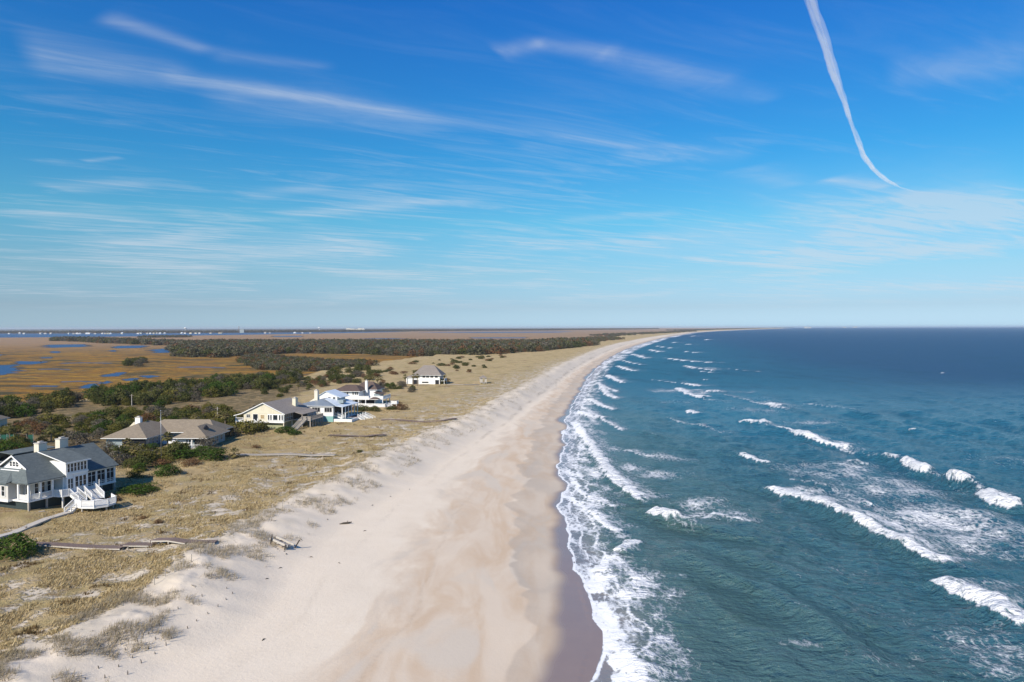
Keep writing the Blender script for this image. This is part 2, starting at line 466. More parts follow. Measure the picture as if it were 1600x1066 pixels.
UPL = [g0(px, py, 3.3) for px, py in ((-160, 720), (20, 705), (150, 735), (200, 752), (270, 735), (330, 712), (385, 688), (372, 655), (450, 626), (500, 604), (470, 597), (300, 606), (160, 624), (0, 640), (-160, 640))]
nearm = Y < 420
dd, _, _ = seg_dist(X[nearm], Y[nearm], UPL + UPL[:1])
ins = np.where(in_poly(X[nearm], Y[nearm], UPL), dd, -dd) + 9 * fbm(X[nearm] / 14, Y[nearm] / 14, 3)
upl[nearm] = sstep(-3, 6, ins)
_sh = [g0(px, py, 0.3) for px, py in ((-420, 521.4), (0, 521.2), (200, 521.0), (400, 520.0), (540, 518.8), (700, 517.4), (850, 516.3), (960, 515.2), (1030, 514.3))]
MAINL = [(-30000, _sh[0][1] + 60)] + [(p[0], p[1] + 60) for p in _sh] + [(2300, 12000), (3500, 16000), (3500, 60000), (-60000, 60000)]
mainl = in_poly(X, Y, MAINL).astype(float)
GROUND = ground_material()
ground = grid_mesh('ground', X, Y, Z, dict(wet=wet, damp=damp, tan=tanm, grass=np.clip(gr, 0, 1), marsh=MM, upland=upl, wrack=wrack, mainland=mainl), GROUND)
ground['kind'] = 'structure'


# ------------------------------------------------------------------ the sea
def sea_material():
    m, T = new_mat('sea_water_and_foam')
    P = T.n('ShaderNodeNewGeometry').outputs['Position']
    foam, turb, far = T.attr('foam'), T.attr('turb'), T.attr('far')
    deep = T.mix(far, (0.022, 0.108, 0.155), (0.023, 0.076, 0.148))
    deep = T.mix(T.attr('shoal'), deep, (0.025, 0.135, 0.195))
    col = T.mix(turb, deep, (0.070, 0.130, 0.124))
    col = T.mix(T.m('MULTIPLY', T.attr('calm'), 0.85), col, (0.25, 0.215, 0.205))
    patch = T.noise(T.scalev(P, (0.05, 0.025, 1)), 1.0, 4, 0.6, 1.0)
    col = T.mix(T.m('MULTIPLY', T.ss(patch, 0.45, 0.7), 0.5), col, T.mix(turb, (0.012, 0.062, 0.10), (0.048, 0.09, 0.062)))
    # lace: stretched cells of foam torn open, thick where the wave has just broken
    pw = T.vm('ADD', T.scalev(P, (1.0, 0.55, 0.0)), T.vm('MULTIPLY', T.noise(P, 0.5, 3, 0.6, 0, 'Color'), (1.7, 1.7, 0)))
    cell = T.voro(pw, 1.05, 'DISTANCE_TO_EDGE')
    cell2 = T.voro(pw, 3.2, 'DISTANCE_TO_EDGE')
    lace = T.m('SUBTRACT', 1.0, T.m('MULTIPLY', T.m('ADD', T.m('MULTIPLY', cell, 1.35), T.m('MULTIPLY', cell2, 0.8)), 1.15))
    n5 = T.noise(T.scalev(P, (1.1, 0.7, 0.3)), 1.0, 6, 0.68, 0.6)
    pat = T.m('ADD', T.m('MULTIPLY', lace, 0.45), T.m('MULTIPLY', n5, 0.75))
    th = T.m('SUBTRACT', 1.06, T.m('MULTIPLY', foam, 0.86))
    fm = T.ss(pat, T.m('SUBTRACT', th, 0.10), T.m('ADD', th, 0.24))
    fm = T.m('MULTIPLY', fm, T.ss(foam, 0.02, 0.10))
    # stray whitecaps out to sea
    wc = T.noise(T.scalev(P, (0.055, 0.028, 1)), 1.0, 3, 0.6); wc2 = T.noise(T.scalev(P, (0.55, 0.22, 1)), 1.0, 3, 0.7)
    caps = T.m('MULTIPLY', T.ss(T.m('ADD', T.m('MULTIPLY', wc, 0.6), T.m('MULTIPLY', wc2, 0.55)), 0.765, 0.80), T.ss(far, 0.0, 0.3))
    fm = T.m('MAXIMUM', fm, T.m('MULTIPLY', caps, 0.8))
    fcol = T.mix(T.ss(foam, 0.35, 0.85), (0.60, 0.63, 0.66), T.mix(n5, (0.68, 0.70, 0.71), (0.92, 0.91, 0.88)))
    col = T.mix(fm, col, fcol)
    rough = T.m('MULTIPLY_ADD', fm, 0.6, T.m('MULTIPLY_ADD', far, 0.32, 0.12))
    w1 = T.noise(T.scalev(P, (0.24, 0.34, 1)), 1.0, 4, 0.6, 0.4)
    w2 = T.noise(T.scalev(P, (0.75, 1.35, 1)), 1.0, 4, 0.62, 0.3)
    w3 = T.noise(T.scalev(P, (2.6, 4.2, 1)), 1.0, 3, 0.6, 0.2)
    hgt = T.m('ADD', T.m('MULTIPLY', w1, 1.5), T.m('ADD', T.m('MULTIPLY', w2, 0.75), T.m('MULTIPLY', w3, 0.16)))
    hgt = T.m('ADD', hgt, T.m('MULTIPLY', fm, T.m('MULTIPLY', n5, 0.30)))
    T.principled(col, rough, T.bump(T.m('MULTIPLY', hgt, T.m('MULTIPLY_ADD', T.attr('calm'), -0.92, 1.0)), 1.0, 1.0), T.m('MULTIPLY_ADD', far, -0.25, 0.42), IOR=1.33)
    return m


NRS, NCS = 640, 560
ys = rows(40.0, 26000.0, NRS)
xl = xc(ys) - 9.0; xr = 0.95 * ys + 40
xr = np.maximum(xr, xl + 30)
qq = np.linspace(0, 1, NCS); qq = 0.72 * qq + 0.28 * qq ** 2.2
Ys = np.repeat(ys[:, None], NCS, 1)
Xs = xl[:, None] + (xr - xl)[:, None] * qq[None, :]
Ss = Xs - xc(Ys)
TZ = height(Xs, Ys)
fade = np.clip(330.0 / Ys, 0.0, 1.0) ** 1.2 * (1 - sstep(180, 520, Ys))
grow = sstep(6, 45, Ss)
wx = Xs + 7 * fbm(Xs / 40, Ys / 60, 2); wy = Ys
ph = 2 * math.pi
sw1 = np.sin(ph * (Ss + 9 * fbm(Xs / 90, Ys / 70, 3)) / 21.0)
sw1 = np.sign(sw1) * np.abs(sw1); peak = (0.5 + 0.5 * sw1) ** 1.9
chop = fbm(wx / 8.5, wy / 8.0, 4, 0.5) * 0.75 + fbm(wx / 3.4, wy / 2.6, 3) * 0.22
amp = 0.45 + 0.55 * sstep(-0.3, 0.4, fbm(Xs / 45, Ys / 55, 2))
wave = fade * (grow * amp * 1.15 * (peak - 0.35) + chop * (0.25 + 0.75 * grow))
foam = np.zeros_like(Xs)
nf = Ys < 2600

BREAK = [  # pixel polyline of each breaking crest, front width m, trail length m, height m, strength
    ([(1195, 760), (1245, 778), (1290, 795), (1335, 815), (1375, 838), (1410, 856), (1440, 872), (1492, 888)], 1.5, 26, 0.9, 1.0),
    ([(1455, 905), (1490, 925), (1525, 942), (1560, 960), (1605, 980)], 2.2, 17, 1.0, 1.0),
    ([(1380, 712), (1402, 717)], 1.2, 4, 0.8, 0.8), ([(1408, 722), (1425, 733), (1448, 738)], 2.6, 5, 1.1, 1.0),
    ([(1477, 747), (1500, 755), (1520, 758)], 2.2, 5, 1.0, 1.0), ([(1525, 768), (1545, 782), (1570, 789), (1605, 790)], 3.2, 8, 1.1, 1.0),
    ([(1155, 657), (1180, 661), (1205, 660)], 2.4, 12, 0.7, 0.9), ([(1216, 669), (1236, 676), (1253, 677)], 1.6, 8, 0.8, 0.9),
    ([(1232, 678), (1262, 689), (1290, 695), (1330, 699)], 3.2, 20, 0.9, 1.0),
    ([(1153, 710), (1172, 717), (1200, 724)], 1.8, 8, 0.6, 0.95), ([(1330, 719), (1358, 723)], 1.3, 5, 0.6, 0.8),
    ([(1012, 800), (1022, 806), (1035, 806), (1042, 812)], 2.3, 7, 0.9, 1.0), ([(1040, 808), (1075, 813), (1120, 803)], 0.8, 8, 0.5, 0.75),
    ([(891, 655), (903, 672), (922, 700), (945, 735), (968, 758), (998, 780), (1014, 783)], 2.0, 6.5, 0.7, 1.0),
    ([(892, 742), (905, 765), (935, 778), (962, 790)], 0.8, 3, 0.2, 0.9), ([(880, 770), (905, 785), (925, 797), (948, 820), (970, 830)], 0.8, 3.5, 0.3, 1.0),
    ([(958, 858), (975, 850), (985, 842)], 1.6, 4, 0.5, 1.0), ([(926, 890), (935, 878), (958, 865)], 1.5, 6, 0.4, 1.0),
    ([(912, 920), (925, 905), (926, 890)], 2.2, 7, 0.4, 1.0), ([(912, 932), (930, 960), (938, 990), (955, 1020), (972, 1062), (975, 1085)], 2.6, 6.0, 0.6, 1.0),
    ([(900, 640), (920, 650), (950, 652)], 2.0, 6, 0.5, 1.0), ([(917, 622), (935, 632), (958, 640)], 2.0, 6, 0.5, 1.0), ([(935, 602), (945, 616), (960, 623)], 3, 8, 0.5, 0.9),
    ([(945, 585), (955, 592), (970, 598)], 3, 10, 0.5, 1.0), ([(960, 571), (975, 577), (990, 580)], 4, 12, 0.5, 1.0), ([(985, 553), (1000, 558), (1010, 560)], 4, 14, 0.5, 1.0),
    ([(1010, 545), (1022, 549), (1035, 550)], 4, 16, 0.5, 1.0),
    ([(1035, 559), (1060, 563), (1085, 565), (1117, 567)], 5, 20, 0.7, 1.0), ([(1065, 571), (1085, 575), (1112, 579)], 3, 14, 0.7, 0.9), ([(1092, 580), (1110, 582)], 3, 8, 0.5, 0.9),
    ([(1067, 599), (1085, 603)], 3, 14, 0.7, 1.0), ([(1055, 606), (1070, 615), (1090, 620), (1112, 618)], 3.5, 22, 0.7, 1.0), ([(1097, 609), (1125, 612)], 2.5, 14, 0.5, 0.9),
    ([(1069, 642), (1087, 646)], 2.2, 5, 0.5, 1.0), ([(1190, 630), (1217, 634)], 2.4, 14, 0.6, 0.95), ([(1034, 582), (1045, 583)], 3, 8, 0.4, 0.9),
    ([(1080, 592), (1105, 593)], 3, 10, 0.3, 0.7), ([(1060, 548), (1085, 551)], 5, 22, 0.4, 0.9), ([(1055, 537), (1095, 539)], 8, 40, 0.4, 0.9), ([(1080, 530), (1110, 531)], 10, 60, 0.3, 0.85),
    ([(1075, 525), (1120, 526)], 14, 90, 0.3, 0.8), ([(1376, 711), (1405, 719), (1450, 739), (1480, 748), (1520, 759), (1560, 783), (1605, 793)], 0.5, 4, 0.3, 0.58), ([(1150, 655), (1200, 664), (1240, 679), (1290, 694), (1345, 706)], 0.7, 12, 0.3, 0.66),
    ([(1010, 592), (1040, 596), (1075, 600)], 2.0, 16, 0.2, 0.7), ([(1130, 575), (1165, 579), (1200, 581)], 2.2, 14, 0.2, 0.6), ([(1120, 615), (1160, 622), (1230, 640)], 1.5, 14, 0.2, 0.72),
    ([(975, 700), (1010, 712), (1060, 718)], 1.0, 7, 0.2, 0.7), ([(1060, 800), (1130, 806), (1170, 818)], 0.7, 7, 0.2, 0.75), ([(905, 632), (925, 645), (955, 662), (975, 672)], 0.9, 5, 0.2, 0.9), ([(930, 596), (942, 604), (965, 612)], 1.6, 7, 0.2, 0.9),
    ([(968, 562), (985, 567), (1003, 570)], 2.5, 10, 0.2, 0.9), ([(1022, 540), (1036, 543), (1050, 544)], 5, 20, 0.2, 0.9), ([(1040, 534), (1060, 536)], 6, 24, 0.2, 0.9), ([(1330, 700), (1350, 706), (1372, 711)], 0.5, 4, 0.3, 0.5),
    ([(1230, 745), (1300, 762), (1380, 790)], 0.6, 9, 0.2, 0.6), ([(1040, 650), (1080, 662), (1130, 676)], 0.9, 8, 0.3, 0.6), ([(1250, 628), (1300, 636), (1340, 640)], 1.2, 10, 0.3, 0.62), ([(1420, 671), (1428, 672)], 1.4, 4, 0.4, 0.9), ([(1467, 582), (1478, 583)], 3, 6, 0.3, 0.9), ([(1325, 721), (1345, 721)], 1.0, 5, 0.4, 0.6),
]
xs_, ys_ = Xs[nf], Ys[nf]
fo = np.zeros(xs_.shape); hh = np.zeros(xs_.shape)
for poly, fw, tr, hgt, st in BREAK:
    g = [g0(px, py, 0.4) for px, py in poly]
    if g[0][1] < g[-1][1]: g = g[::-1]            # travel towards the camera: the open sea on the left hand
    if g[0][1] > 230: tr *= 1.35; fw *= 1.15
    gx = [p[0] for p in g]; gy = [p[1] for p in g]
    pad = tr * 1.4 + 12
    k = np.where((xs_ > min(gx) - pad) & (xs_ < max(gx) + pad) & (ys_ > min(gy) - pad) & (ys_ < max(gy) + pad))[0]
    if not len(k): continue
    X_, Y_ = xs_[k], ys_[k]
    jx = X_ + 1.1 * fbm(X_ / 2.8, Y_ / 2.8, 3); jy = Y_ + 0.8 * fbm(X_ / 3.1 + 9, Y_ / 3.1, 3)
    d, sd, fr = seg_dist(jx, jy, g)
    off = d * sd                                   # > 0 seaward
    endf = np.clip(np.minimum(fr, 1 - fr) * 14 + 0.35, 0, 1)
    lat = np.where((fr <= 0) | (fr >= 1), np.exp(-(d / (fw * 1.4)) ** 2), 1.0)
    front = np.where(off > -0.25, np.exp(-(np.maximum(off - fw * 0.55, 0) / (fw * 0.7)) ** 2), np.exp(-((off + 0.25) / 0.35) ** 2))
    trail = np.where(off > 0, np.exp(-(off / (tr * 0.95)) ** 1.5) * 0.76, 0) * (0.74 + 0.6 * fbm(X_ / 6, Y_ / 9, 2))
    rag = 0.86 + 0.55 * fbm(X_ / 1.3, Y_ / 1.9, 3)
    val = st * np.maximum(front * rag, trail) * lat * endf
    fo[k] = np.maximum(fo[k], val)
    hh[k] += hgt * np.exp(-((off - fw * 0.5) / (1.1 + fw * 0.55)) ** 2) * endf * lat - 0.3 * hgt * np.exp(-((off + 2.2) / 2.0) ** 2) * endf * lat
for (px, py, rx, ry, st) in ((1480, 815, 14, 20, 0.62), (1400, 760, 14, 16, 0.50), (1270, 770, 9, 12, 0.36), (1290, 735, 14, 14, 0.5), (1340, 730, 10, 12, 0.46), (1045, 716, 9, 8, 0.50), (1030, 740, 9, 7, 0.5),
                             (1100, 788, 8, 8, 0.5), (1130, 805, 7, 6, 0.45), (1560, 720, 10, 14, 0.3), (1580, 830, 12, 8, 0.36), (1560, 1000, 8, 8, 0.42), (1530, 1030, 8, 8, 0.34), (1400, 960, 8, 5, 0.28), (1370, 1030, 5, 3, 0.34),
                             (1180, 640, 16, 14, 0.42), (1040, 610, 14, 18, 0.5), (1160, 612, 20, 12, 0.36), (1270, 660, 14, 14, 0.42), (1310, 880, 7, 6, 0.3), (1250, 1005, 3, 1.5, 0.4), (1100, 575, 18, 24, 0.5), (1010, 912, 3.5, 2.0, 0.66), (980, 945, 3, 2, 0.6),
                             (1035, 1000, 2.2, 3, 0.58), (1030, 1050, 3, 2.5, 0.56), (1072, 862, 3, 2, 0.35), (985, 730, 6, 9, 0.5), (950, 700, 7, 10, 0.42), (1060, 628, 18, 10, 0.35)):
    cx, cy = g0(px, py, 0.2)
    r = np.hypot((xs_ - cx) / rx, (ys_ - cy) / ry)
    fo = np.maximum(fo, min(0.8, st * 1.22) * np.exp(-r * r) * (0.85 + 0.5 * fbm(xs_ / 5, ys_ / 8, 2)))
foam[nf] = fo
SWELL = [([(1270, 682), (1340, 699), (1400, 718), (1450, 738), (1520, 760), (1610, 795)], 1.1, 2.4), ([(1180, 752), (1245, 778), (1335, 815), (1440, 872), (1500, 902), (1610, 985)], 0.6, 2.6),
         ([(1000, 788), (1040, 808), (1110, 822), (1180, 846)], 0.8, 1.8), ([(1090, 690), (1160, 712), (1240, 738), (1330, 772)], 0.8, 2.2), ([(1040, 846), (1130, 892), (1220, 940), (1320, 1000), (1400, 1066)], 0.75, 1.7),
         ([(1100, 835), (1200, 876), (1290, 925), (1400, 990), (1500, 1055)], 0.55, 1.6), ([(1060, 900), (1130, 950), (1200, 1010), (1250, 1066)], 0.6, 1.4), ([(1180, 790), (1290, 840), (1390, 890), (1480, 950)], 0.5, 1.8),
         ([(1300, 640), (1400, 655), (1500, 672), (1610, 690)], 0.9, 3.0), ([(1150, 655), (1240, 680), (1330, 705)], 0.7, 2.4), ([(1380, 640), (1480, 650), (1600, 664)], 0.8, 3.4), ([(990, 670), (1050, 690), (1120, 712)], 0.6, 2.0)]
for poly, hgt, wd in SWELL:
    g = [g0(px, py, 0.4) for px, py in poly]
    if g[0][1] < g[-1][1]: g = g[::-1]
    d, sd, fr = seg_dist(xs_ + 1.4 * fbm(xs_ / 9, ys_ / 12, 3), ys_, g)
    off = d * sd; endf = sstep(0, 0.18, np.minimum(fr, 1 - fr)) * (0.65 + 0.5 * fbm(xs_ / 14, ys_ / 14, 2))
    hh += hgt * endf * (np.where(off > 0, np.exp(-(off / (wd * 1.7)) ** 2), np.exp(-(off / (wd * 0.8)) ** 2)) - 0.25 * np.exp(-((off + wd * 1.8) / (wd * 1.2)) ** 2))
    fo = np.maximum(fo, 0.46 * endf * np.exp(-((off - 0.3) / 0.5) ** 2) * sstep(0.15, 0.5, fbm(xs_ / 5, ys_ / 5, 2) + 0.1))
foam[nf] = np.maximum(foam[nf], fo)
wave[nf] += hh * np.clip(500 / ys_, 0, 1)
# spent foam between the shore break and the sand
E1 = edge(Ys)
sws = Ss - E1
wash = sstep(0.0, 0.6, sws) * (1 - sstep(7.0, 15.5, Ss + 4.5 * fbm(Xs / 9, Ys / 12, 3)))
foam = np.maximum(foam, wash * (0.49 + 0.50 * fbm(Xs / 3.5, Ys / 6, 3) + 0.25 * lobes(Ys, 51, 30)))
foam = np.maximum(foam, np.exp(-((sws - 0.25) / 0.30) ** 2) * 0.92)
foam = np.maximum(foam, np.exp(-((sws - 2.2 - 1.2 * lobes(Ys, 77, 8)) / 0.30) ** 2) * 0.72)
foam = np.maximum(foam, np.exp(-((sws - 4.6 - 1.8 * lobes(Ys, 97, 9)) / 0.45) ** 2) * 0.70)
foam = np.where(Ys > 700, np.maximum(foam, 0.85 * np.exp(-((Ss - 7 - Ys * 0.004) / (5 + Ys * 0.004)) ** 2) * (0.7 + 0.8 * fbm(Xs / 60, Ys / 60, 2))), foam)
thin = TZ + 0.06 * np.clip(sws / 1.0, -5, 1)
bl = sstep(1.0, 7.0, Ss)
Zs = thin * (1 - bl) + (wave + 0.02) * bl
Zs = np.where(Ys > 900, np.maximum(Zs * 0, 0.0) + np.where(sws < 0, TZ - 0.4, 0.03), Zs)
turb = np.clip(1.0 - sstep(4, 75, Ss) * 0.85 - sstep(110, 420, Ys) * 0.75 + 0.25 * fbm(Xs / 30, Ys / 30, 2), 0, 1) * (1 - sstep(250, 600, Ys))
turb = np.maximum(turb * 0.85, 0.9 * (1 - sstep(0, 12, Ss)))
farm = sstep(100, 520, Ys + 60 * fbm(Xs / 150, Ys / 200, 2))
calm = 1 - sstep(1.0, 8.5, Ss + 1.5 * fbm(Xs / 5, Ys / 7, 2))
shoal = (1 - sstep(40, 260, Ss + 40 * fbm(Xs / 120, Ys / 120, 2))) * sstep(110, 260, Ys) * (1 - sstep(900, 2600, Ys))
sea = grid_mesh('sea', Xs, Ys, Zs, dict(foam=np.clip(foam, 0, 1), turb=turb, far=farm, calm=calm, shoal=shoal), sea_material())
sea['kind'] = 'structure'
# ------------------------------------------------------------------ ponds, creeks and the sound
def simple_mat(name, col, rough=0.7, spec=0.3, var=0.12, scale=1.5, bumpd=0.0):
    m, T = new_mat(name)
    P = T.n('ShaderNodeNewGeometry').outputs['Position']
    n = T.noise(P, scale, 4, 0.65)
    c = T.mix(n, tuple(max(0, v * (1 - var * 1.6)) for v in col), tuple(min(1, v * (1 + var * 1.2)) for v in col))
    nrm = T.bump(n, 0.6, bumpd) if bumpd else None
    T.principled(c, rough, nrm, spec)
    return m


def pond_material():
    m, T = new_mat('still_marsh_water')
    P = T.n('ShaderNodeNewGeometry').outputs['Position']
    w = T.noise(T.scalev(P, (0.4, 0.9, 1)), 1.0, 3, 0.6)
    T.principled((0.014, 0.045, 0.13), 0.34, T.bump(w, 0.5, 0.4), 0.32, IOR=1.33)
    return m


POND = pond_material()
MUD = simple_mat('marsh_mud', (0.085, 0.062, 0.038), 0.8, 0.2, 0.3, 0.4)


def mesh_obj(name, verts, faces, mat, parent=None, smooth=False):
    me = bpy.data.meshes.new(name); me.from_pydata([tuple(v) for v in verts], [], [tuple(f) for f in faces]); me.update()
    if mat is not None: me.materials.append(mat)
    if smooth: me.polygons.foreach_set('use_smooth', [True] * len(me.polygons))
    o = bpy.data.objects.new(name, me); COL.objects.link(o)
    if parent is not None: o.parent = parent
    return o


def dense(poly, step):
    out = []
    for i in range(len(poly)):
        a, b = poly[i], poly[(i + 1) % len(poly)]
        n = max(1, int(math.hypot(b[0] - a[0], b[1] - a[1]) / step))
        for k in range(n): out.append((a[0] + (b[0] - a[0]) * k / n, a[1] + (b[1] - a[1]) * k / n))
    return out


def pond(pix, name='marsh_pond', z=0.34, wob=0.07):
    g = [g0(px, py, 0.3) for px, py in pix]
    cx = sum(p[0] for p in g) / len(g); cy = sum(p[1] for p in g) / len(g)
    rad = max(math.hypot(p[0] - cx, p[1] - cy) for p in g)
    pts = dense(g, rad / 16)
    a = np.array(pts)
    # round the corners, then let the bank wander
    for _ in range(3): a = 0.5 * a + 0.25 * (np.roll(a, 1, 0) + np.roll(a, -1, 0))
    sc = rad / 5
    a = a + np.stack([fbm(a[:, 0] / sc, a[:, 1] / sc, 3), fbm(a[:, 0] / sc + 40, a[:, 1] / sc, 3)], 1) * rad * wob * 2
    v = [(p[0], p[1], z) for p in a]
    o = mesh_obj(name, v, [list(range(len(v)))], POND)
    bm = bmesh.new(); bm.from_mesh(o.data); bmesh.ops.triangulate(bm, faces=bm.faces); bm.to_mesh(o.data); bm.free()
    o['kind'] = 'structure'
    if name == 'marsh_pond':                        # bare mud round the water's edge
        k = np.stack([a[:, 0] - cx, a[:, 1] - cy], 1); nk = np.hypot(k[:, 0], k[:, 1])[:, None]
        a2 = a + k / nk * (rad * 0.05 + rad * 0.10 * np.abs(fbm(a[:, 0] / sc * 1.7 + 9, a[:, 1] / sc * 1.7, 3)))[:, None]
        b = mesh_obj('mud_bank', [(p[0], p[1], z - 0.02) for p in a2], [list(range(len(a2)))], MUD, o)
        bm = bmesh.new(); bm.from_mesh(b.data); bmesh.ops.triangulate(bm, faces=bm.faces); bm.to_mesh(b.data); bm.free()
    return o


for pl in ([(-60, 572), (0, 571), (22, 569.5), (20, 575), (36, 579.5), (15, 582), (9, 586), (-60, 587)],
           [(27, 564.5), (67, 565), (75, 567), (50, 569.5), (28, 569)], [(72, 539), (135, 538), (132, 542), (105, 543), (82, 543.7), (70, 542.5)],
           [(180, 540.7), (230, 540), (220, 543.7), (180, 544.5)], [(238, 547), (250, 545), (285, 546.2), (280, 550.7), (243, 552)],
           [(160, 587), (185, 582), (198, 581.5), (186, 587.5), (165, 589)], [(190, 593), (217, 590.5), (212, 595), (197, 595)],
           [(217, 587.5), (235, 586.7), (250, 588), (230, 591)], [(125, 607), (136, 600.5), (150, 599.5), (152, 605), (140, 607)],
           [(153, 600), (170, 595), (172, 598), (160, 600.5)], [(45, 602.5), (90, 603), (90, 604.6), (50, 604.2)], [(80, 549.2), (93, 548.8), (93, 551.7), (80, 551.7)],
           [(172, 547.5), (180, 547), (181, 549.5), (172, 549.5)], [(65, 558.3), (82, 558), (80, 560), (64, 560)], [(-30, 553), (3, 554.5), (2, 556), (-30, 556)],
           [(278, 573.6), (310, 573.0), (352, 574.4), (350, 575.2), (310, 574.2), (280, 574.8)], [(95, 596.5), (125, 595.5), (160, 597.0), (158, 597.8), (125, 596.6), (97, 597.6)], [(95, 567.5), (130, 566.6), (175, 567.4), (172, 568.2), (130, 567.5), (97, 568.4)],
           [(60, 577), (85, 576.2), (110, 577.4), (108, 578.2), (85, 577.2), (62, 578)], [(250, 598.6), (290, 597.6), (330, 596.6), (331, 597.4), (290, 598.6), (252, 599.6)]):
    pond(pl)
pond([(-400, 521.6), (0, 521.4), (200, 521.2), (400, 520.2), (600, 518.2), (640, 518.0), (600, 519.6), (400, 523.0), (282, 524.6), (225, 526.4), (120, 526.8), (0, 528), (-400, 529)], 'sound_water', 0.36, 0.0)
pond([(640, 519.5), (720, 518.8), (800, 518.8), (900, 518.0), (870, 519.9), (760, 520.5)], 'sound_water', 0.36, 0.01)
pond([(425, 525.2), (472, 525.0), (470, 526.4), (430, 526.6)], 'marsh_pond', 0.36, 0.01)
pond([(735, 527.6), (822, 527.4), (820, 528.6), (740, 528.8)], 'marsh_pond', 0.36, 0.01)
pond([(560, 529.0), (600, 528.7), (640, 528.9), (600, 529.9)], 'marsh_pond', 0.36, 0.01)


# ------------------------------------------------------------------ foliage
def leaf_material(name, cols, trans=0.2):
    m, T = new_mat(name)
    gi = T.n('ShaderNodeNewGeometry'); oi = T.n('ShaderNodeObjectInfo')
    oc = T.n('ShaderNodeTexCoord').outputs['Object']
    r = T.m('ADD', T.m('MULTIPLY', gi.outputs['Random Per Island'], 0.62), T.m('MULTIPLY', oi.outputs['Random'], 0.38))
    c = T.ramp(r, [(i / (len(cols) - 1), k) for i, k in enumerate(cols)])
    c = T.mix(T.m('MULTIPLY', T.ss(T.noise(oc, 2.2, 2, 0.5), 0.5, 0.7), 0.45), c, cols[-1])
    d = T.n('ShaderNodeBsdfDiffuse'); T.L.new(c, d.inputs[0])
    t = T.n('ShaderNodeBsdfTranslucent'); T.L.new(c, t.inputs[0])
    mx = T.n('ShaderNodeMixShader'); mx.inputs[0].default_value = trans
    T.L.new(d.outputs[0], mx.inputs[1]); T.L.new(t.outputs[0], mx.inputs[2])
    o = T.n('ShaderNodeOutputMaterial'); T.L.new(mx.outputs[0], o.inputs[0])
    return m


LEAF = dict(
    evergreen=leaf_material('leaf_evergreen', [(0.034, 0.048, 0.015), (0.062, 0.076, 0.022), (0.10, 0.105, 0.034), (0.145, 0.135, 0.052)]),
    olive=leaf_material('leaf_olive', [(0.055, 0.062, 0.014), (0.10, 0.10, 0.024), (0.155, 0.14, 0.036), (0.20, 0.17, 0.05)]),
    green=leaf_material('leaf_green', [(0.030, 0.055, 0.010), (0.055, 0.095, 0.018), (0.085, 0.13, 0.028)]),
    grey=leaf_material('leaf_grey', [(0.075, 0.066, 0.048), (0.12, 0.105, 0.078), (0.165, 0.145, 0.115), (0.10, 0.10, 0.06)]),
    rust=leaf_material('leaf_rust', [(0.085, 0.045, 0.024), (0.15, 0.075, 0.035), (0.20, 0.11, 0.055), (0.12, 0.08, 0.045)]),
    wood=leaf_material('leaf_far_wood', [(0.055, 0.058, 0.032), (0.085, 0.087, 0.047), (0.13, 0.12, 0.075), (0.17, 0.145, 0.105)], 0.1))
BARK = simple_mat('bark', (0.16, 0.13, 0.10), 0.9, 0.1, 0.4, 3.0)


def crown_mesh(name, seed, n, leaf, mat, lobes=6, h=1.0, flat=0.75, bare=0.0):
    """leaf clumps spread through an uneven crown about one unit high and 1.3 wide, standing on z = 0"""
    r = np.random.default_rng(seed)
    L = [(0, 0, 0.52 * h, 0.40)]
    for i in range(lobes):
        a = 2 * math.pi * (i + r.random() * 0.8) / lobes; rr = 0.28 + 0.16 * r.random()
        L.append((rr * math.cos(a), rr * math.sin(a), (0.24 + 0.46 * r.random()) * h, 0.20 + 0.13 * r.random()))
        L.append((rr * 1.05 * math.cos(a + 0.5), rr * 1.05 * math.sin(a + 0.5), 0.16 * h, 0.20 + 0.06 * r.random()))
    L.append((0.15 * (r.random() - .5), 0.15 * (r.random() - .5), 0.80 * h, 0.20))
    L = np.array(L)
    w = L[:, 3] ** 2; k = r.choice(len(L), n, p=w / w.sum())
    d = r.normal(size=(n, 3)); d /= np.linalg.norm(d, axis=1)[:, None]
    d[:, 2] = np.where((d[:, 2] < -0.55) & (r.random(n) < 0.8), -d[:, 2], d[:, 2])
    rad = L[k, 3] * (1.06 - 0.5 * r.random(n) ** 2.2 + 0.10 * r.normal(size=n))
    p = L[k, :3] + d * rad[:, None] * np.array([1, 1, flat])
    p[:, 2] = np.maximum(p[:, 2], 0.02)
    nrm = d * 0.9 + r.normal(size=(n, 3)) * 0.55 + np.array([0, 0, 0.25]); nrm /= np.linalg.norm(nrm, axis=1)[:, None]
    t = np.cross(nrm, r.normal(size=(n, 3))); t /= np.linalg.norm(t, axis=1)[:, None]
    b = np.cross(nrm, t)
    s = leaf * (0.6 + 0.8 * r.random(n))[:, None]
    V = np.stack([p - t * s, p - b * s * 0.62, p + t * s, p + b * s * 0.62], 1).reshape(-1, 3)
    F = np.arange(4 * n).reshape(-1, 4)
    me = bpy.data.meshes.new(name)
    me.vertices.add(4 * n); me.vertices.foreach_set('co', V.ravel().astype(np.float32))
    me.loops.add(4 * n); me.loops.foreach_set('vertex_index', F.ravel().astype(np.int32))
    me.polygons.add(n); me.polygons.foreach_set('loop_start', np.arange(0, 4 * n, 4, dtype=np.int32))
    me.update(calc_edges=True); me.materials.append(mat)
    return me


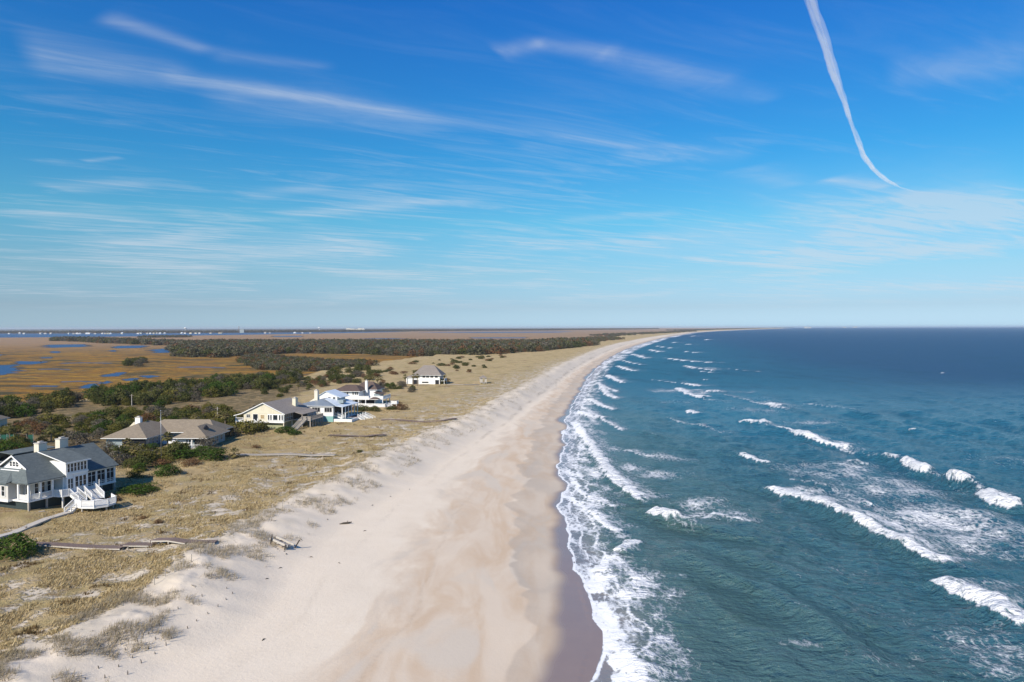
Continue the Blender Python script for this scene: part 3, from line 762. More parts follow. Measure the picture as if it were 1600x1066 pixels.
def tube(verts, faces, pts, rads, sides=6):
    """adds a tapered tube along points"""
    base = len(verts)
    for i, (p, r) in enumerate(zip(pts, rads)):
        p = Vector(p)
        d = (Vector(pts[min(i + 1, len(pts) - 1)]) - Vector(pts[max(i - 1, 0)])).normalized()
        a = d.cross(Vector((0.31, 0.95, 0.05))).normalized(); b = d.cross(a)
        for k in range(sides):
            t = 2 * math.pi * k / sides
            verts.append(p + a * (r * math.cos(t)) + b * (r * math.sin(t)))
    for i in range(len(pts) - 1):
        for k in range(sides):
            k2 = (k + 1) % sides
            faces.append((base + i * sides + k, base + i * sides + k2, base + (i + 1) * sides + k2, base + (i + 1) * sides + k))
    faces.append(tuple(base + k for k in reversed(range(sides))))
    faces.append(tuple(base + (len(pts) - 1) * sides + k for k in range(sides)))


def trunk_mesh(name, seed, r0=0.035, stems=3):
    r = random.Random(seed); V, F = [], []
    for s in range(stems):
        a = r.random() * 6.28; lean = 0.16 + 0.22 * r.random()
        base = (0.03 * math.cos(a), 0.03 * math.sin(a), -0.08)
        mid = (lean * 0.4 * math.cos(a), lean * 0.4 * math.sin(a), 0.28)
        top = (lean * math.cos(a + 0.3), lean * math.sin(a + 0.3), 0.72)
        tube(V, F, [base, mid, top], [r0, r0 * 0.75, r0 * 0.25], 5)
        for q in range(2):
            a2 = a + r.uniform(-1.4, 1.4); m = Vector(mid).lerp(Vector(top), 0.2 + 0.4 * q)
            tube(V, F, [m, m + Vector((0.24 * math.cos(a2), 0.24 * math.sin(a2), 0.18))], [r0 * 0.5, r0 * 0.15], 4)
    me = bpy.data.meshes.new(name); me.from_pydata([tuple(v) for v in V], [], F); me.update(); me.materials.append(BARK)
    return me


CROWNS = {}
for kind, n, leaf in (('evergreen', 1500, 0.046), ('olive', 1500, 0.044), ('green', 1600, 0.042), ('grey', 1200, 0.040), ('rust', 1100, 0.040)):
    CROWNS[kind] = [crown_mesh('crown_' + kind, 100 + i * 7 + len(kind), n, leaf, LEAF[kind], 5 + i) for i in range(3)]
TRUNKS = [trunk_mesh('trunk', i) for i in range(3)]
ADJ = dict(evergreen='dark evergreen', olive='olive green', green='bright green', grey='grey leafless', rust='rusty brown')
N_PLANT = {}


def plant(kind, x, y, w, h, name, label, cat, group, z=None):
    """one tree or shrub: an Empty at its foot with a crown and a trunk"""
    e = bpy.data.objects.new(name, None); COL.objects.link(e); e.empty_display_size = 0.3
    z = hz(x, y) if z is None else z
    e.location = (x, y, z - 0.05); e.rotation_euler = (0, 0, rng.random() * 6.28)
    e.scale = (w / 1.3, w / 1.3, h)
    e['label'] = label; e['category'] = cat; e['group'] = group
    i = int(rng.integers(3))
    for nm, me in (('crown', CROWNS[kind][i]), ('trunk', TRUNKS[i])):
        o = bpy.data.objects.new(nm, me); COL.objects.link(o); o.parent = e
    N_PLANT[name] = N_PLANT.get(name, 0) + 1
    return e


# palms
PALM_LEAF = leaf_material('leaf_palmetto', [(0.07, 0.085, 0.025), (0.12, 0.125, 0.04), (0.20, 0.165, 0.07), (0.26, 0.20, 0.10)])
PALM_TRUNK = simple_mat('palm_trunk', (0.22, 0.17, 0.12), 0.95, 0.1, 0.4, 5.0)


def palm_meshes(seed):
    r = random.Random(seed); V, F = [], []
    for k in range(30):
        az = k * 2.399 + r.random() * 0.5; el = math.radians(75 - 115 * (k / 30) + r.uniform(-8, 8)); ln = 1.0 + 0.25 * r.random()
        out = Vector((math.cos(az), math.sin(az), 0)); up = Vector((0, 0, 1)); side = Vector((-math.sin(az), math.cos(az), 0))
        d = out * math.cos(el) + up * math.sin(el)
        tip0 = d * ln * 0.6
        b = len(V); V += [side * 0.02, -side * 0.02, tip0]; F.append((b, b + 1, b + 2))
        for q in range(9):                        # the fan of blades
            t = (q - 4) / 4 * 1.15
            dd = (d * math.cos(t) + side * math.sin(t)).normalized()
            e = tip0 + dd * 0.62 * (1 - 0.25 * abs(t)) + Vector((0, 0, -0.22 * (1 - abs(t) * 0.4)))
            nn = dd.cross(Vector((0, 0, 1))).normalized() * 0.07
            m = tip0 + dd * 0.34
            b = len(V); V += [tip0, m + nn, e, m - nn]; F.append((b, b + 1, b + 2, b + 3))
    for k in range(16):                            # dead skirt
        az = r.random() * 6.28; o = Vector((math.cos(az), math.sin(az), 0)); s = Vector((-math.sin(az), math.cos(az), 0)) * 0.14
        b = len(V); V += [o * 0.12, o * 0.45 + s + Vector((0, 0, -0.45)), o * 0.38 + Vector((0, 0, -0.85)), o * 0.45 - s + Vector((0, 0, -0.45))]; F.append((b, b + 1, b + 2, b + 3))
    cm = bpy.data.meshes.new('palm_crown'); cm.from_pydata([tuple(v) for v in V], [], F); cm.update(); cm.materials.append(PALM_LEAF)
    V, F = [], []
    tube(V, F, [(0, 0, -0.3), (0.02, 0, 0.25), (0.03, 0.02, 0.6), (0.0, 0.0, 1.0)], [0.20, 0.17, 0.16, 0.19], 8)
    tm = bpy.data.meshes.new('palm_trunk'); tm.from_pydata([tuple(v) for v in V], [], F); tm.update(); tm.materials.append(PALM_TRUNK)
    return cm, tm


PALMS = [palm_meshes(i) for i in range(3)]


def palm(x, y, h, label, z=None, spread=1.25):
    e = bpy.data.objects.new('palm_tree', None); COL.objects.link(e); e.empty_display_size = 0.3
    e.location = (x, y, (hz(x, y) if z is None else z) - 0.1); e.rotation_euler = (0, 0, rng.random() * 6.28)
    e['label'] = label; e['category'] = 'palm tree'; e['group'] = 'cabbage palms among the houses'
    cm, tm = PALMS[int(rng.integers(3))]
    o = bpy.data.objects.new('trunk', tm); COL.objects.link(o); o.parent = e; o.scale = (1, 1, h)
    o = bpy.data.objects.new('crown', cm); COL.objects.link(o); o.parent = e; o.location = (0, 0, h); o.scale = (spread, spread, spread)
    return e


def scatter(pix, n, mind, z=3.0, seed=0, tries=40):
    """points at least mind apart on the ground inside a pixel outline"""
    g = [g0(px, py, z) for px, py in pix]
    a = np.array(g); lo, hi = a.min(0), a.max(0)
    r = np.random.default_rng(seed); pts = []
    for _ in range(n * tries):
        if len(pts) >= n: break
        p = lo + (hi - lo) * r.random(2)
        if not in_poly(p[:1], p[1:], g)[0]: continue
        if any((p[0] - q[0]) ** 2 + (p[1] - q[1]) ** 2 < mind * mind for q in pts): continue
        pts.append((float(p[0]), float(p[1])))
    return pts


def pick(r, table):
    k = r.random() * sum(w for _, w in table)
    for a, w in table:
        k -= w
        if k <= 0: return a
    return table[-1][0]


# houses stand here: no shrub may grow inside them (x, y, radius)
KEEP = [(-78, 117, 8), (-76, 126, 8), (-86, 121, 8), (-83, 128, 8), (-72, 117, 5), (-97, 180, 10), (-79, 179, 8), (-90, 187, 8), (-72, 211, 9), (-67, 217, 8), (-62, 210, 5), (-57, 228, 10), (-63, 236, 10), (-50, 268, 10),
        (-60, 273, 8), (-45, 371, 9), (-52, 373, 6), (-15.4, 382, 4), (-131, 187, 5)]
LANE = []          # boardwalks to keep clear, filled as pixel outlines below


def clear_of(x, y, rad):
    return all((x - a) ** 2 + (y - b) ** 2 > (c + rad * 0.7) ** 2 for a, b, c in KEEP)


R = random.Random(5)
LANDMARKS = [(-131, 187, 'by the green court fence'), (-106, 178, 'behind the brown roofed bungalow'), (-80, 196, 'beyond the bungalow wing'), (-92, 134, 'behind the grey roofed house'), (-84, 150, 'between the grey roof and the bungalow'),
             (-90, 215, 'inland of the yellow gable'), (-145, 268, 'by the pale utility pole'), (-190, 250, 'inland of the court'), (-130, 330, 'along the open marsh bank'), (-165, 345, 'by the marsh ponds'), (-100, 300, 'inland of the tiered white decks'),
             (-105, 260, 'inland of the metal roof'), (-125, 400, 'at the marsh inlet'), (-110, 165, 'on the landward side of the bungalow porch'), (-75, 163, 'below the bungalow front porch'), (-120, 225, 'on the sandy clearing behind the bungalow'), (-150, 215, 'behind the court fence')]


def told(kind, x, y, w, h, noun):
    """what sets one plant of a crowd apart: its size, its colour and what it grows beside"""
    size = 'tall' if h > 5.2 else 'low' if h < 2.3 else 'medium'
    form = 'broad' if w / h > 1.7 else 'narrow' if w / h < 1.25 else 'rounded'
    lm = min(LANDMARKS, key=lambda l: (l[0] - x) ** 2 + (l[1] - y) ** 2)[2]
    lab = '%s %s %s %s %s' % (size, form, ADJ[kind], noun, lm)
    return lab, noun + 's: ' + lab


# ---- trees along the marsh edge, behind the houses
for x, y in scatter([(-40, 665), (60, 652), (120, 640), (300, 632), (420, 612), (475, 598), (460, 592), (370, 600), (270, 608), (160, 622), (60, 637), (-40, 642)], 170, 3.6, 2.5, 1):
    k = pick(R, (('evergreen', 5), ('olive', 1.6), ('grey', 2.0), ('green', 0.7)))
    h = R.uniform(3.4, 6.6); w = h * R.uniform(1.0, 1.6)
    if clear_of(x, y, w / 2): plant(k, x, y, w, h, 'marsh_edge_tree', told(k, x, y, w, h, 'marsh edge tree')[0], 'tree', told(k, x, y, w, h, 'marsh edge tree')[1])
# ---- thicket round the near houses
for pix, n, md, tab, hr, lab in (
        ([(-60, 760), (-60, 690), (30, 668), (130, 655), (235, 640), (340, 640), (368, 662), (362, 690), (330, 705), (270, 722), (205, 752), (183, 735), (160, 700), (60, 700), (0, 735)], 210, 2.5,
         (('evergreen', 3), ('olive', 4), ('grey', 2.2), ('rust', 1), ('green', 1)), (1.7, 4.0), 'in the thicket round the grey and brown roofed houses'),
        ([(375, 690), (380, 655), (465, 615), (530, 600), (600, 600), (585, 590), (500, 588), (440, 600), (370, 640)], 34, 4.0,
         (('evergreen', 4), ('grey', 1), ('rust', 1), ('olive', 1)), (1.4, 3.2), 'in the scrub behind the yellow and white houses'),
        ([(505, 606), (515, 585), (560, 577), (590, 583), (575, 598)], 26, 4.0, (('evergreen', 5), ('olive', 1), ('grey', 1)), (2.2, 4.6), 'in the scrub beyond the wide brown roof'),
        ([(430, 604), (440, 592), (505, 588), (560, 596), (540, 606)], 14, 5.0, (('evergreen', 4), ('rust', 1)), (1.6, 3.6), 'on the sand beside the marsh inlet'),
        ([(575, 606), (600, 600), (635, 604), (650, 612), (620, 614), (585, 612)], 18, 3.5, (('evergreen', 2), ('grey', 4), ('green', 1)), (1.6, 3.4), 'beside the pyramid roofed house')):
    for x, y in scatter(pix, n, md, 3.2, n):
        k = pick(R, tab); h = R.uniform(*hr); w = h * R.uniform(1.3, 2.1)
        if clear_of(x, y, w / 2) and n == 210: plant(k, x, y, w, h, 'thicket_shrub', told(k, x, y, w, h, 'thicket shrub')[0], 'shrub', told(k, x, y, w, h, 'thicket shrub')[1])
        elif clear_of(x, y, w / 2): plant(k, x, y, w, h, 'thicket_shrub', ('low ' if h < 2.4 else 'tall ') + ADJ[k] + ' shrub ' + lab, 'shrub', ('low ' if h < 2.4 else 'tall ') + ADJ[k] + ' shrubs ' + lab)
# ---- single bushes one can point to
for px, py, k, w, h, lab in ((22, 868, 'green', 6.4, 3.1, 'big rounded green bush at the start of the long boardwalk'), (262, 742, 'green', 5.6, 2.4, 'rounded green bush below the brown roofed house on open grass'),
                             (285, 715, 'green', 6.5, 2.8, 'broad green bush under the brown roofed house beside the palm'), (332, 718, 'green', 7.0, 2.7, 'broad green bush at the corner porch of the brown roofed house'),
                             (230, 722, 'olive', 5, 3.0, 'olive bush between the grey roofed house and the bungalow'), (312, 712, 'green', 5.2, 2.4, 'green bush between two broad bushes under the brown roof'),
                             (300, 727, 'rust', 4.5, 1.6, 'low rusty bush in front of the brown roofed house'), (250, 728, 'rust', 5.0, 1.5, 'low reddish bush below the flagpole'),
                             (384, 677, 'olive', 8.5, 4.0, 'large olive bush under the gable of the yellow house'), (405, 673, 'olive', 6.0, 3.3, 'olive bush beside the back stair of the yellow house'),
                             (446, 676, 'green', 6.5, 1.9, 'low green bush at the sea corner of the yellow house'), (460, 679, 'green', 4.2, 1.5, 'small green bush at the foot of the deck stair'),
                             (565, 642, 'evergreen', 6.0, 2.4, 'dark bush below the decks of the white house'), (585, 643, 'evergreen', 5.6, 2.2, 'dark bush beneath the lower deck of the white house'),
                             (550, 640, 'rust', 5, 2.0, 'brown bush between the teal base and the white decks'), (612, 640, 'evergreen', 4.6, 1.6, 'low bush at the foot of the deck stair tower'),
                             (627, 640, 'rust', 6.0, 2.4, 'brown bush standing alone seaward of the white decks'), (618, 634, 'rust', 5, 2.2, 'brown bush close behind the stair tower'),
                             (247, 818, 'rust', 1.7, 0.7, 'small brown bush on the grass seaward of the grey roofed house'), (224, 811, 'rust', 1.5, 0.6, 'tiny brown bush near the landing of the grey roofed house'),
                             (400, 700, 'rust', 2.6, 0.9, 'small rusty bush by the grey boardwalk'), (562, 707, 'evergreen', 1.6, 0.7, 'small dark bush at the seaward end of the grey boardwalk'),
                             (218, 768, 'green', 7.5, 1.5, 'low spreading green mound in the shade beside the screened porch'), (170, 783, 'rust', 4.5, 0.8, 'low brown growth in front of the curved deck'),
                             (8, 782, 'rust', 4.0, 0.9, 'low brown growth under the corner of the grey roofed house'), (92, 780, 'olive', 3.0, 1.3, 'tuft of olive growth beside the lower stair'),
                             (733, 582, 'rust', 4.0, 2.0, 'small rusty bush on the sand beyond the pyramid roofed house'), (690, 600, 'evergreen', 5, 3.0, 'dark bush at the sea end of the pyramid roofed house'),
                             (698, 598, 'rust', 5, 2.8, 'brown bush beside the pyramid roofed house'), (757, 575, 'evergreen', 4.5, 1.8, 'dark bush on the sand inland of the beach hut')):
    x, y, z = G(px, py)
    plant(k, x, y, w, h, 'bush', lab, 'bush', 'single bushes one can point to', z)
# ---- dark bushes dotted over the dunes
for x, y in scatter([(560, 596), (600, 575), (640, 566), (760, 556), (800, 556), (770, 568), (745, 580), (640, 590)], 46, 7.0, 3.2, 12):
    k = pick(R, (('evergreen', 5), ('rust', 2.5))); h = R.uniform(1.2, 2.8)
    if clear_of(x, y, 3): wd = h * R.uniform(2.0, 3.6); sz = 'wide' if wd > 6 else 'small'; plant(k, x, y, wd, h, 'dune_bush', sz + ' ' + ADJ[k] + ' bush dotted on the pale dunes before the wood', 'bush', sz + ' ' + ADJ[k] + ' bushes on the far dunes')
# ---- the wooded islet in the marsh
for x, y in scatter([(187, 572), (210, 575), (234, 572), (225, 566), (200, 565)], 12, 6.0, 0.3, 8):
    k = pick(R, (('evergreen', 3), ('grey', 2), ('olive', 1)))
    plant(k, x, y, R.uniform(7, 12), R.uniform(4.5, 8.0), 'islet_tree', ADJ[k] + ' tree on the small islet in the marsh', 'tree', ADJ[k] + ' trees on the marsh islet')
# ---- palms
for px, py, h, lab in ((262, 706, 3.6, 'tall palm before the notch of the brown roofed house'), (200, 712, 3.0, 'palm at the porch end of the brown roofed house'), (212, 716, 2.2, 'short palm close to the porch end of the brown roof'),
                       (15, 694, 4.2, 'palm beside the green court fence'), (43, 695, 4.0, 'palm at the end of the green court fence'), (352, 672, 4.2, 'palm by the sandy drive inland of the yellow gable'), (343, 664, 3.5, 'palm behind the sandy drive'),
                       (366, 716, 1.2, 'stubby palm at the landward end of the grey boardwalk'), (633, 602, 4.4, 'tall brown palm at the landward end of the pyramid roofed house'), (646, 603, 5.0, 'palm before the low wing of the pyramid roofed house'),
                       (652, 603, 5.0, 'palm before the pyramid roofed house near its wall'), (694, 598, 4.0, 'palm at the sea end of the pyramid roofed house'), (577, 604, 4.6, 'palm in the clump behind the chimney of the white decks'),
                       (583, 604, 5.0, 'tall palm in the clump behind the white decks'), (590, 605, 4.2, 'palm in the clump behind the decks at its sea edge'), (595, 603, 4.0, 'outermost palm of the clump behind the white decks'),
                       (466, 612, 3.4, 'lone palm behind the white chimney house'), (80, 690, 3.2, 'palm in the thicket behind the grey roofed house'), (175, 668, 3.4, 'palm in the thicket behind the brown roof'), (305, 668, 3.0, 'low palm behind the brown roof')):
    x, y, z = G(px, py)
    palm(x, y, h, lab, z)

# ------------------------------------------------------------------ far woods: nobody could count these
PROTO = bpy.data.collections.new('wood_kinds')
for i, (mk, n) in enumerate((('wood', 260), ('wood', 260), ('evergreen', 240), ('grey', 220), ('wood', 260), ('rust', 200))):
    me = crown_mesh('wood_crown', 300 + i, n, 0.085, LEAF[mk], 6)
    PROTO.objects.link(bpy.data.objects.new('wood_crown', me))


def instancer_group(name, coll):
    ng = bpy.data.node_groups.new(name, 'GeometryNodeTree')
    ng.interface.new_socket('Geometry', in_out='INPUT', socket_type='NodeSocketGeometry')
    ng.interface.new_socket('Geometry', in_out='OUTPUT', socket_type='NodeSocketGeometry')
    N, L = ng.nodes, ng.links
    gi, go = N.new('NodeGroupInput'), N.new('NodeGroupOutput')
    ci = N.new('GeometryNodeCollectionInfo'); ci.inputs['Collection'].default_value = coll
    ci.inputs['Separate Children'].default_value = True; ci.inputs['Reset Children'].default_value = True
    ip = N.new('GeometryNodeInstanceOnPoints'); ip.inputs['Pick Instance'].default_value = True
    rv = N.new('FunctionNodeRandomValue'); rv.data_type = 'FLOAT_VECTOR'; rv.inputs[0].default_value = (0, 0, 0); rv.inputs[1].default_value = (0, 0, 6.283)
    sc = N.new('GeometryNodeInputNamedAttribute'); sc.data_type = 'FLOAT_VECTOR'; sc.inputs['Name'].default_value = 'size'
    L.new(gi.outputs[0], ip.inputs['Points']); L.new(ci.outputs[0], ip.inputs['Instance'])
    L.new(rv.outputs[0], ip.inputs['Rotation']); L.new(sc.outputs[0], ip.inputs['Scale'])
    L.new(ip.outputs[0], go.inputs[0])
    return ng


WOODG = instancer_group('wood_spread', PROTO)


def wood(name, label, pts, hr, wr, seed, group=WOODG, mat='wood', zoff=-0.3):
    r = np.random.default_rng(seed)
    p = np.array(pts); z = height(p[:, 0], p[:, 1]) + zoff
    me = bpy.data.meshes.new(name); me.from_pydata([(a, b, c) for (a, b), c in zip(p, z)], [], []); me.update()
    h = r.uniform(*hr, len(p)); w = h * r.uniform(*wr, len(p)) / 1.3
    at = me.attributes.new('size', 'FLOAT_VECTOR', 'POINT'); at.data.foreach_set('vector', np.stack([w, w, h], 1).ravel().astype(np.float32))
    o = bpy.data.objects.new(name, me); COL.objects.link(o)
    md = o.modifiers.new('spread', 'NODES'); md.node_group = group
    o['kind'] = 'stuff'; o['label'] = label; o['category'] = 'woodland'
    return o


def fill(pix, gap, z=1.0, seed=0):
    g = [g0(px, py, z) for px, py in pix]; a = np.array(g); lo, hi = a.min(0), a.max(0)
    r = np.random.default_rng(seed)
    gx, gy = np.meshgrid(np.arange(lo[0], hi[0], gap), np.arange(lo[1], hi[1], gap))
    gx = gx.ravel() + r.uniform(-.45, .45, gx.size) * gap; gy = gy.ravel() + r.uniform(-.45, .45, gy.size) * gap
    # a ragged edge
    k = in_poly(gx + gap * 1.5 * fbm(gx / 30, gy / 30, 2), gy + gap * 2 * fbm(gx / 30 + 7, gy / 30, 2), g)
    return np.stack([gx[k], gy[k]], 1)


wood('maritime_wood', 'broad belt of dull green maritime wood behind the dunes',
     fill([(262, 546), (292, 557), (342, 558), (392, 553), (470, 551.5), (560, 552.5), (640, 556), (742, 558), (800, 555), (862, 550.5), (935, 541), (900, 536.6), (760, 536.5), (560, 536), (400, 536), (330, 536.2), (290, 539)], 7.6, 1.0, 1), (4.5, 11.5), (1.0, 1.9), 1)
wood('scrub_wood', 'grey green scrub wood reaching into the golden marsh',
     fill([(376, 564), (402, 578), (470, 580), (530, 580), (590, 577), (560, 567.5), (500, 565), (470, 562), (430, 559.5), (385, 561)], 4.6, 0.5, 2), (3.0, 5.5), (1.1, 1.7), 2)
wood('marsh_scrub', 'low grey scrub on the marsh before the wood', fill([(262, 556.5), (300, 558.5), (347, 557.5), (340, 551), (300, 549)], 5.5, 0.4, 3), (3.0, 5.5), (1.2, 1.8), 3)
wood('marsh_scrub', 'low grey scrub tongue beside the maritime wood', fill([(372, 565), (402, 568), (440, 562), (420, 556), (385, 556)], 5.5, 0.4, 4), (3.0, 5.0), (1.2, 1.8), 4)
wood('hammock_wood', 'dark line of trees on a hammock far out in the marsh', fill([(78, 533), (100, 533.4), (180, 537.2), (235, 539), (300, 541), (290, 538), (235, 535.3), (150, 531.4), (90, 531)], 13, 0.4, 5), (8, 12), (1.2, 1.8), 5)
wood('hammock_wood', 'thin dark line of trees beside the sound', fill([(218, 528), (295, 527.4), (290, 526.3), (225, 526.9)], 15, 0.4, 6), (6, 9), (1.5, 2.2), 6)
wood('dune_wood', 'dark wood behind the far beach', fill([(868, 535), (900, 537), (940, 535), (975, 531.5), (965, 529.5), (900, 529.5)], 13, 1.5, 7), (4.5, 7.5), (1.3, 2.2), 7)
wood('dune_wood', 'farther dark wood narrowing along the far beach', fill([(925, 524), (960, 526.8), (1010, 523.3), (1090, 518.2), (1075, 517.6), (1000, 520.2), (945, 522)], 30, 1.5, 8), (4.5, 7.5), (1.8, 3.0), 8)
_pts = []
for i in range(len(_sh) - 1):
    (ax, ay), (bx, by) = _sh[i], _sh[i + 1]; ln = math.hypot(bx - ax, by - ay)
    for k in range(int(ln / 9)):
        t = (k + R.random()) * 9 / ln
        for b in (25, 55, 100): _pts.append((ax + (bx - ax) * t, ay + (by - ay) * t + b + R.uniform(-10, 40)))
wood('mainland_wood', 'blue grey line of trees on the mainland across the sound', _pts, (13, 20), (1.0, 1.6), 9)
_pts = []
for (ax, ay), (bx, by) in zip([(1500, 6200), (2600, 8600), (4600, 13300)], [(2600, 8600), (4600, 13300), (7300, 18300)]):
    for k in range(260): t = R.random(); _pts.append((ax + (bx - ax) * t - R.uniform(0, 150), ay + (by - ay) * t))
wood('dune_wood', 'dark thread of trees along the last reach of beach', _pts, (9, 14), (1.6, 2.6), 10)
# ------------------------------------------------------------------ builders for houses and other made things
def paint(name, col, rough=0.55, grime=0.10):
    m, T = new_mat(name)
    P = T.n('ShaderNodeNewGeometry').outputs['Position']
    n = T.noise(T.scalev(P, (0.8, 0.8, 0.25)), 1.0, 5, 0.65)
    sep_ = T.n('ShaderNodeSeparateXYZ'); T.L.new(P, sep_.inputs[0])
    lap = T.m('FRACT', T.m('MULTIPLY', sep_.outputs[2], 6.0))
    c = T.mix(T.m('MULTIPLY', T.ss(n, 0.45, 0.8), 1.0), col, tuple(v * (1 - grime * 2) for v in col))
    T.principled(c, rough, T.bump(lap, 0.35, 0.02), 0.3)
    return m


def shingle(name, col, dark, rough=0.9):
    m, T = new_mat(name)
    P = T.n('ShaderNodeNewGeometry').outputs['Position']
    v = T.n('ShaderNodeTexVoronoi'); v.inputs['Scale'].default_value = 1.0; T.L.new(T.scalev(P, (2.4, 2.4, 6.5)), v.inputs['Vector'])
    n = T.noise(P, 0.5, 4, 0.6)
    s_ = T.n('ShaderNodeSeparateXYZ'); T.L.new(P, s_.inputs[0])
    row = T.m('FRACT', T.m('MULTIPLY', s_.outputs[2], 5.0))
    bw_ = T.n('ShaderNodeRGBToBW'); T.L.new(v.outputs['Color'], bw_.inputs[0])
    c = T.mix(bw_.outputs[0], dark, col)
    c = T.mix(T.m('MULTIPLY', T.ss(n, 0.4, 0.75), 0.5), c, tuple(k * 0.72 for k in col))
    T.principled(c, rough, T.bump(row, 0.5, 0.03), 0.2)
    return m


WHITE = paint('white_paint', (0.80, 0.79, 0.76)); GREYSIDE = paint('grey_siding', (0.56, 0.54, 0.50)); CREAM = paint('cream_siding', (0.68, 0.62, 0.47))
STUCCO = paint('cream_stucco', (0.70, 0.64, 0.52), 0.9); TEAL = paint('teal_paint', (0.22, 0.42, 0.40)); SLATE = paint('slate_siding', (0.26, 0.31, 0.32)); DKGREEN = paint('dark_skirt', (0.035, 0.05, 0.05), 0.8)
PALEGREEN = paint('pale_green_wall', (0.32, 0.33, 0.20)); GREENMESH = paint('green_windscreen', (0.012, 0.085, 0.06), 0.8)
ROOF1 = shingle('grey_blue_shingle', (0.145, 0.168, 0.165), (0.095, 0.113, 0.115)); ROOF2 = shingle('taupe_shingle', (0.285, 0.235, 0.17), (0.21, 0.17, 0.125))
ROOF3 = shingle('pale_taupe_shingle', (0.34, 0.295, 0.25), (0.25, 0.215, 0.185)); ROOF5 = shingle('brown_shingle', (0.145, 0.105, 0.088), (0.09, 0.065, 0.055)); ROOF6 = shingle('grey_shake', (0.27, 0.235, 0.205), (0.19, 0.165, 0.145))
METAL = paint('blue_grey_metal_roof', (0.20, 0.235, 0.27), 0.4); WHITE_AND_SUNLIT_METAL = paint('white_and_sunlit_metal_roof', (0.66, 0.72, 0.76), 0.4)  # the white also stands for sunlit metal on one sea slope
GREYWOOD = simple_mat('weathered_grey_wood', (0.42, 0.375, 0.32), 0.9, 0.1, 0.3, 4.0, 0.02); BROWNWOOD = simple_mat('weathered_brown_wood', (0.22, 0.165, 0.14), 0.9, 0.1, 0.35, 4.0, 0.02)
PALEWOOD = simple_mat('pale_wood', (0.50, 0.46, 0.40), 0.9, 0.1, 0.25, 4.0, 0.02); DARKWOOD = simple_mat('dark_wet_wood', (0.09, 0.075, 0.06), 0.9, 0.1, 0.4, 5.0, 0.02)
CONC = simple_mat('pale_concrete', (0.48, 0.45, 0.40), 0.9, 0.1, 0.2, 1.0, 0.02); TAN = paint('tan_shutter', (0.36, 0.23, 0.09))
_g, _T = new_mat('window_glass'); _T.principled((0.018, 0.024, 0.03), 0.12, None, 0.5); GLASS = _g
_g, _T = new_mat('dark_screen_and_shade'); _T.principled((0.016, 0.017, 0.022), 0.6, None, 0.2); SCREEN = _g  # near black; also paints the shade of porches built without depth
_g, _T = new_mat('galvanised_metal'); _T.principled((0.45, 0.46, 0.47), 0.45, None, 0.5, Metallic=0.7); STEEL = _g
_g, _T = new_mat('pool_water'); _T.principled((0.05, 0.16, 0.22), 0.12, None, 0.5); POOL = _g


class MB:
    def __init__(s): s.v = []; s.f = []
    def box(s, x0, x1, y0, y1, z0, z1):
        b = len(s.v)
        s.v += [(x0, y0, z0), (x1, y0, z0), (x1, y1, z0), (x0, y1, z0), (x0, y0, z1), (x1, y0, z1), (x1, y1, z1), (x0, y1, z1)]
        s.f += [tuple(b + i for i in q) for q in ((3, 2, 1, 0), (4, 5, 6, 7), (0, 1, 5, 4), (1, 2, 6, 5), (2, 3, 7, 6), (3, 0, 4, 7))]
        return s
    def prism(s, top, t):
        """a polygon with thickness t downward along z"""
        b = len(s.v); n = len(top)
        s.v += [tuple(p) for p in top] + [(p[0], p[1], p[2] - t) for p in top]
        s.f.append(tuple(b + i for i in range(n))); s.f.append(tuple(b + n + i for i in reversed(range(n))))
        for i in range(n): s.f.append((b + i, b + n + i, b + n + (i + 1) % n, b + (i + 1) % n))
        return s
    def slab(s, poly, d):
        """a polygon pushed through by the vector d"""
        b = len(s.v); n = len(poly)
        s.v += [tuple(p) for p in poly] + [(p[0] + d[0], p[1] + d[1], p[2] + d[2]) for p in poly]
        s.f.append(tuple(b + i for i in range(n))); s.f.append(tuple(b + n + i for i in reversed(range(n))))
        for i in range(n): s.f.append((b + i, b + n + i, b + n + (i + 1) % n, b + (i + 1) % n))
        return s
    def bar(s, a, b_, w, h=None):
        """a rectangular bar between two points"""
        a, b_ = Vector(a), Vector(b_); d = (b_ - a)
        if d.length < 1e-6: return s
        d.normalize(); h = h or w
        side = d.cross(Vector((0, 0, 1)))
        side = Vector((1, 0, 0)) if side.length < 1e-3 else side.normalized()
        up = side.cross(d).normalized()
        b = len(s.v)
        for p in (a, b_):
            for i, j in ((-1, -1), (1, -1), (1, 1), (-1, 1)):
                q = p + side * (w / 2 * i) + up * (h / 2 * j); s.v.append(tuple(q))
        s.f += [tuple(b + i for i in q) for q in ((3, 2, 1, 0), (4, 5, 6, 7), (0, 1, 5, 4), (1, 2, 6, 5), (2, 3, 7, 6), (3, 0, 4, 7))]
        return s
    def build(s, name, mat, parent=None, label=None):
        o = mesh_obj(name, s.v, s.f, mat, parent)
        bm = bmesh.new(); bm.from_mesh(o.data); bmesh.ops.recalc_face_normals(bm, faces=bm.faces); bm.to_mesh(o.data); bm.free()
        if label: o['label'] = label
        return o


def thing(name, label, cat, loc=(0, 0, 0), rz=0.0, group=None):
    e = bpy.data.objects.new(name, None); COL.objects.link(e); e.empty_display_size = 0.5
    e.location = loc; e.rotation_euler = (0, 0, rz); e['label'] = label; e['category'] = cat
    if group: e['group'] = group
    return e


